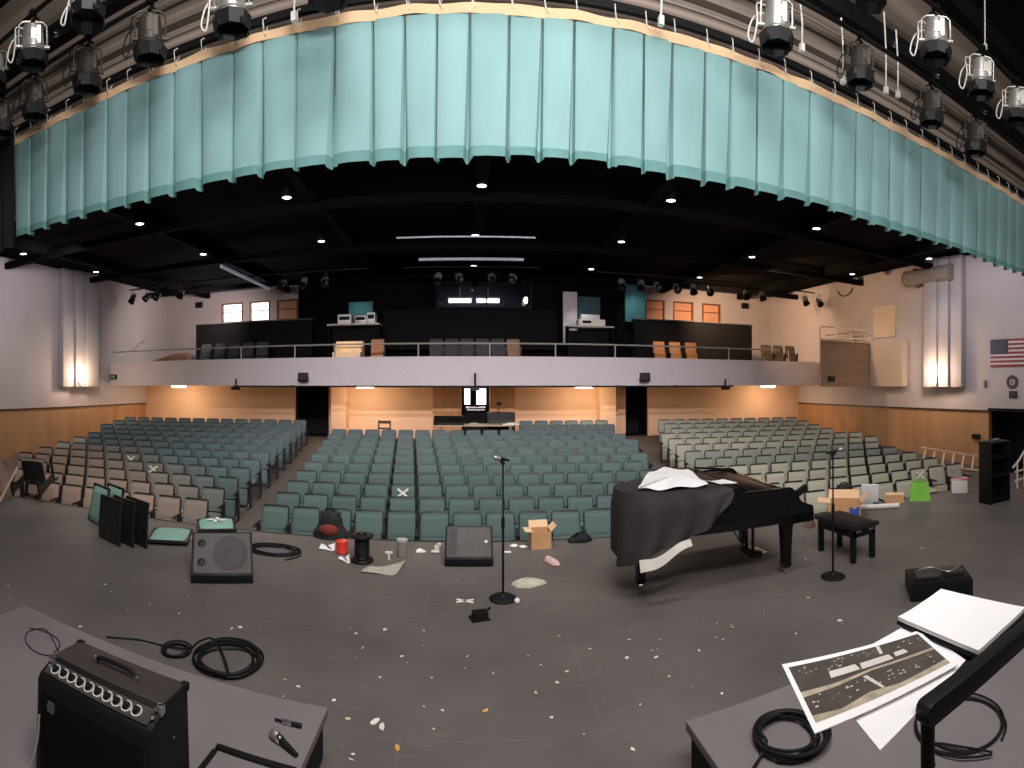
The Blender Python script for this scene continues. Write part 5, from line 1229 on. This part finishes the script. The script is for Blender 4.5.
mb = MB(); mb.grid(lambda u, v: ((v - .5) * .26, .05 * cos(2 * pi * u) * (1 - .3 * (2 * v - 1) ** 2) * (1 - (abs(2 * v - 1)) ** 6), .012 + max(0, sin(2 * pi * u)) * (.075 - .03 * v) * (1 - (abs(2 * v - 1)) ** 6)), 18, 12, closed=True); mb.build('upper', mat('pink_cloth', rgb(214, 178, 176), .8, var=.15, scale=18), t)
mb = MB(); mb.prism([(.13 * cos(a), .052 * sin(a)) for a in [2 * pi * k / 20 for k in range(20)]], 0, .016, 'Z'); mb.build('sole', mat('shoe_sole', rgb(150, 80, 84), .7), t)
crumple('black_bag', 'small limp black bag at the stage edge beside the piano tail', 'bag', onz(579, 543) + V((0, .05, 0)), (.15, .08, .10), RUBBER, 4)
mb = MB(); mb.box((0, 0, .05), (.06, .03, .1)); mb.box((.03, 0, .11), (.05, .03, .03)); mb.box((-.02, 0, .02), (.1, .06, .02)); tag(mb.build('white_clip', WHITE, bev=.004, loc=onz(437, 553)), 'small white plastic clip between the jar and the centre floor monitor', 'clip')
mb = MB(); mb.box((0, 0, .045), (.025, .025, .09)); mb.box((0, 0, .09), (.09, .03, .022)); tag(mb.build('white_valve', WHITE, bev=.004, loc=onz(389, 560)), 'small white T-shaped fitting between spool and jar', 'fitting')
crumple('paper_scrap', 'small crumpled white paper right of the jar', 'paper', onz(420, 552), (.06, .03, .035), PAPER, 8)['label'] = 'small crumpled white paper between the jar and the white clip'
for k, (x, y) in enumerate(((514, 546), (523, 547))): crumple('paper_scrap', 'small white scrap beside the open cardboard box, %s from the centre monitor' % ORD[k + 1], 'paper', onz(x, y), (.05, .03, .02), PAPER, 20 + k)
flat('paper_slip', [(504, 553), (511, 553), (511, 551.5), (504, 551.5)], 'thin white slip on the floor left of the open box', 'paper', PAPER, .003, .0)['label'] = 'thin white slip on the floor between microphone pole and open box'
mb = MB(); c = onz(465, 601)
for a in (.35, -.45): mb.box((0, 0, .002), (.18, .028, .003), rz=a)
tag(mb.build('tape_mark', TAPE, loc=c), 'white tape cross on the floor left of the centre microphone stand', 'tape mark')['label'] = 'white tape cross on the floor beside the centre microphone stand'
# upright white tape cross low on a front-row seat
fs = [SEATOBJ[k] for k in SEATOBJ if k[0] == 'C' and k[1] == 0]
if fs:
    s = min(fs, key=lambda o: abs(X0 + F * atan2(o.location.x, o.location.y) - 565))
    mb = MB(); mb.box((0, 0, 0), (.05, .004, .30)); mb.box((0, 0, -.02), (.18, .004, .05)); o = mb.build('tape_cross', TAPE, s, loc=(0, -.125, .30)); o.rotation_euler = (R(-6), R(10), 0); o['label'] = 'white tape cross'
    s['label'] = 'white-crossed ' + s['label']
# flag side of the edge
carton('cardboard box with open top behind the piano bench', onz(845, 516) + V((.0, .02, 0)), -.7, .5, .34, .24)
mb = MB(); mb.grid(lambda u, v: (.16 * (u - .5), -.02 * sin(u * 6) - .03 * v, .16 * v + .02 * sin(u * 9)), 8, 6); tag(mb.build('blue_cloth', mat('blue_cloth', rgb(70, 96, 190), .8), loc=onz(849, 517) + V((-.03, -.16, .02)), rz=-.7), 'small blue cloth hanging on the cardboard box near the bench', 'cloth')
t = thing('white_tube', 'long white cardboard tube lying on the stage before the small boxes', 'tube', (onz(858, 510) + onz(900, 508)) / 2 + V((0, 0, .045)))
d = onz(900, 508) - onz(861, 510); mb = MB(); mb.cyl(-d / 2, d / 2, .042, n=16); mb.build('tube', mat('tube_white', rgb(222, 214, 204), .7), t); mb = MB(); mb.cyl(d / 2, d / 2 * 1.02, .046, n=16); mb.build('end_cap', WHITE, t)
mb = MB(); mb.box((0, 0, .17), (.30, .02, .34), rot=MX.Rotation(R(14), 3, 'X')); tag(mb.build('white_binder', PAPER, bev=.004, loc=onz(872, 505) + V((.05, .1, .012)), rz=-.75), 'white notepad leaning against the front row by the white tube', 'notepad')
carton('small closed cardboard box beside the white notepad', onz(897, 503) + V((.05, .1, 0)), -.8, .32, .22, .14, False)
GREEN = mat('green_bag', rgb(132, 200, 70), .6, var=.08)
t = thing('green_bag', 'bright lime green shopping bag at the stage edge', 'bag', onz(922, 501) + V((.03, .08, 0)), -.8)
mb = MB(); mb.grid(lambda u, v: ((lambda a: ((.19 - .035 * v) * (cos(a) / max(abs(cos(a)), abs(sin(a)))), (.09 - .03 * v) * (sin(a) / max(abs(cos(a)), abs(sin(a)))) , .33 * v + .012 * sin(a * 5) * v))(2 * pi * u)), 24, 6, closed=True); mb.prism([(-.18, -.08), (.18, -.08), (.18, .08), (-.18, .08)], .0, .006, 'Z'); mb.build('bag_body', GREEN, t)
for s in (-1, 1): mb = MB(); mb.tube(smoothpts([(-.08, s * .06, .32), (-.07, s * .07, .38), (0, s * .08, .40), (.07, s * .07, .38), (.08, s * .06, .32)], 4), .008, 5); mb.build('handle', GREEN, t)
t = thing('gift_box', 'white and pink patterned gift box near the orange wall', 'box', onz(962, 493) + V((.05, .1, 0)), -.9)
mb = MB(); mb.box((0, 0, .12), (.30, .26, .24)); mb.build('box_body', WHITE, t, bev=.006)
mb = MB(); mb.box((.152, 0, .12), (.006, .25, .23)); mb.box((0, 0, .243), (.29, .25, .006)); mb.build('pink_panel', mat('pink_print', rgb(218, 150, 170), .7, var=.25, scale=16), t)
mb = MB(); mb.ball((.1, 0, .27), (.09, .06, .03), 10); mb.build('bow', MATS['pink_print'], t)
crumple('brown_pouch', 'small brown pouch on the floor between piano and bench', 'pouch', onz(809, 527), (.09, .07, .09), mat('brown_leather', rgb(92, 70, 60), .6), 11)
t = thing('folded_stand', 'folded black stand leaning between the piano keyboard and the front row', 'stand', onz(808, 521) + V((.0, .25, 0)))
mb = MB(); mb.bar((-.06, 0, .0), (.03, .05, .42), .05, .05); mb.bar((.10, 0, .0), (-.02, .05, .40), .04, .04); mb.bar((-.02, 0, .38), (.16, .02, .46), .06, .1); mb.build('folded_legs', PLASTIC, t, bev=.006)
mb = MB(); mb.bar((.02, -.02, .22), (.14, -.02, .12), .03, .05); mb.build('strap', STEEL, t)
# bookcase
pc = onz(993, 505.5); t = thing('bookcase', 'open black bookcase standing on the stage near the dark opening', 'bookcase', pc + V((.26, .13, 0)), -.18)
BW, BD, BH = .50, .30, 1.06
for s in (-1, 1): mb = MB(); mb.box((s * (BW / 2 - .012), 0, BH / 2), (.024, BD, BH)); mb.build('side_panel', PLASTIC, t, bev=.003)
mb = MB(); mb.box((0, BD / 2 - .01, BH / 2), (BW - .05, .015, BH - .02)); mb.build('back_panel', PLASTIC, t)
for z in (.06, .48, .80): mb = MB(); mb.box((0, 0, z), (BW - .05, BD - .03, .024)); mb.build('shelf', PLASTIC, t)
mb = MB(); mb.box((0, 0, BH + .012), (BW + .02, BD + .02, .024)); mb.build('top', PLASTIC, t, bev=.003)
mb = MB(); mb.tube(smoothpts([(-.1, 0, 0), (-.03, .04, .02), (.05, -.02, .012), (.12, .03, .0)], 4), .012, 6); mb.box((.1, .02, .015), (.1, .06, .03)); tag(mb.build('cable_bundle', STEEL, loc=t.location + V((0, 0, BH + .03))), 'small grey cable bundle lying on top of the bookcase', 'cable')
# handrail of the side steps
t = thing('step_handrail', 'white tubular handrail beyond the bookcase at the picture edge', 'handrail', (9.05, 5.15, 0))
WR = mat('white_rail', rgb(220, 205, 190), .5)
mb = MB(); mb.tube(smoothpts([(-.12, 0, .44), (.1, 0, .54), (.5, 0, .78), (1.2, 0, .9)], 4), .022, 8); mb.build('top_rail', WR, t)
for k in range(4):
    x = .06 + .3 * k; mb = MB(); mb.cyl((x, 0, 0), (x, 0, (.52, .68, .82, .87)[k]), .018, n=8); mb.build('post', WR, t)
for z in (.16, .34): mb = MB(); mb.cyl((-.02, 0, z), (1.0, 0, z), .018, n=8); mb.build('mid_rail', WR, t)
# ------------------------------------------------------------ litter on the stage floor
lt = MB(); rr = random.Random(21)
def scrap(x, y, s, mi, z=.002):
    n = rr.choice((4, 5, 6)); a0 = rr.uniform(0, 6); el = rr.uniform(.35, 1)
    pts = []
    for k in range(n):
        a = 2 * pi * k / n; q = s * rr.uniform(.6, 1.1); u, w_ = q * cos(a), q * el * sin(a)
        pts.append((x + u * cos(a0) - w_ * sin(a0), y + u * sin(a0) + w_ * cos(a0), z + rr.uniform(0, .006)))
    lt.poly(pts, mi)
def ok(x, y): return not (-3.25 < x < -.7 and y < 2.85) and not (1.08 < x < 3.65 and y < 2.6) and y < edge(x) - .2 and not (3.4 < x < 4.7 and 2.6 < y < 3.8)
for (px, py) in ((350, 628), (356, 634), (363, 648), (385, 630), (424, 631), (423, 646), (402, 657), (467, 657), (493, 674), (432, 678), (486, 711), (442, 711), (424, 707), (348, 719), (465, 669), (380, 678), (285, 680), (298, 687), (334, 701), (526, 607), (559, 636), (629, 640), (660, 640), (717, 624), (732, 627), (716, 638), (723, 640), (699, 651), (656, 658), (669, 677), (722, 694), (557, 683), (567, 672), (541, 665), (544, 667), (528, 656), (551, 718), (590, 649), (584, 735), (633, 750), (640, 705), (536, 693), (627, 658), (8, 586), (10, 600), (105, 585), (112, 592), (150, 605), (80, 627), (205, 620), (232, 629), (240, 628), (865, 595), (880, 600), (890, 591), (905, 590), (820, 617), (840, 621), (796, 634), (808, 598), (925, 600), (1010, 590), (1000, 585), (940, 544), (960, 556), (922, 548), (915, 570), (938, 567), (353, 755), (351, 760), (662, 654)):
    p = onz(px, py)
    if ok(p.x, p.y): scrap(p.x, p.y, rr.uniform(.012, .026), rr.choice((0, 0, 1)))
for (px, py) in ((375, 722), (382, 727)): p = onz(px, py); scrap(p.x, p.y, .045, 0)
p = onz(397, 748); scrap(p.x, p.y, .035, 2); p = onz(485, 712); scrap(p.x, p.y, .025, 2); p = onz(733, 628); scrap(p.x, p.y, .025, 2)
for k in range(230):
    x = rr.uniform(-7.5, 7.8); y = rr.uniform(2.9, 6.4)
    if ok(x, y): scrap(x, y, rr.uniform(.004, .012), rr.choice((0, 1, 1, 3)))
tag(lt.build('litter', [WHITE, mat('scrap_cream', rgb(206, 196, 160), .8), mat('scrap_orange', rgb(214, 150, 70), .8), mat('scrap_grey', rgb(140, 134, 128), .8)], smooth=False), 'small paper scraps scattered over the dark stage floor', 'litter', kind='stuff')
# ------------------------------------------------------------ light
w = bpy.data.worlds.new('world'); SC.world = w; w.use_nodes = True
w.node_tree.nodes['Background'].inputs['Color'].default_value = (1, .97, .95, 1); w.node_tree.nodes['Background'].inputs['Strength'].default_value = .06
def area(name, loc, tgt, sx, sy, e, col=(1, 1, 1), spread=180):
    ld = bpy.data.lights.new(name, 'AREA'); ld.shape = 'RECTANGLE'; ld.size = sx; ld.size_y = sy; ld.energy = e; ld.color = col
    o = bpy.data.objects.new(name, ld); COL.objects.link(o); o.location = loc
    o.rotation_euler = (V(tgt) - V(loc)).to_track_quat('-Z', 'Y').to_euler(); ld.spread = R(spread); return o
area('work_light', (.6, .4, 4.4), (.5, 5.2, 5.0), 1.6, .4, 210, (1, .98, .96))
area('work_light', (.6, 1.0, 9.3), (.6, 2.4, 0), 4.5, 1.5, 400, (1, .95, .93))
area('stage_fill', (2.6, -2.5, 8.0), (2.0, 4.0, 1), 6, 2, 340, (1, .95, .93))
area('window_light', (-10.3, YU - .3, 4.3), (-6, 12, 2.0), 2.4, 1.0, 60, (.95, .95, 1))
def spot(name, loc, tgt, e, ang, col, soft=.15, blend=.8):
    ld = bpy.data.lights.new(name, 'SPOT'); ld.energy = e; ld.spot_size = R(ang); ld.spot_blend = blend; ld.color = col; ld.shadow_soft_size = soft
    o = bpy.data.objects.new(name, ld); COL.objects.link(o); o.location = loc; o.rotation_euler = (V(tgt) - V(loc)).to_track_quat('-Z', 'Y').to_euler()
WARM = (1, .66, .40)
spot('balcony_warm', (9.0, 17.6, 5.6), (12.5, 21.0, 3.6), 1000, 130, WARM)
spot('balcony_warm', (7.0, 17.6, 5.6), (8.0, 19.0, 2.8), 160, 70, WARM)
spot('balcony_warm', (9.5, 15.0, 5.7), (14.4, 15.5, 4.3), 420, 120, WARM)
spot('balcony_cool', (-9.5, 17.6, 5.6), (-12.5, 21.0, 3.8), 420, 130, (1, .86, .84))
spot('step_light', (-4.2, 17.0, 5.5), (-4.2, 17.6, 3.0), 160, 40, (1, .85, .65))
spot('desk_light', (-4.0, 18.6, 5.6), (-4.2, 19.8, 4.6), 40, 60, (.6, .95, 1))
spot('desk_light', (4.2, 18.4, 5.6), (4.2, 19.5, 4.2), 60, 60, (.9, .95, 1))
spot('panel_light', (6.0, 18.6, 5.8), (6.7, 19.7, 4.8), 70, 70, (.7, 1, 1))

area('added_house_fill', (.25, 7.0, 5.7), (.25, 17, 2.0), 14, .5, 235, (1, .93, .95), 75)  # unseen area lamps added to brighten the seats and balcony front
area('added_house_fill', (.25, 6.6, 5.9), (.25, 10.5, -.5), 16, .5, 300, (1, .96, .92), 110)

spot('added_wall_fill', (-9.8, 10.6, 5.9), (-13.9, 11.6, 3.4), 330, 120, (.97, .93, 1))  # unseen spots added to lift the dim side walls
spot('added_wall_fill', (10.6, 8.6, 5.9), (14.4, 9.4, 3.4), 330, 120, (.97, .93, 1))
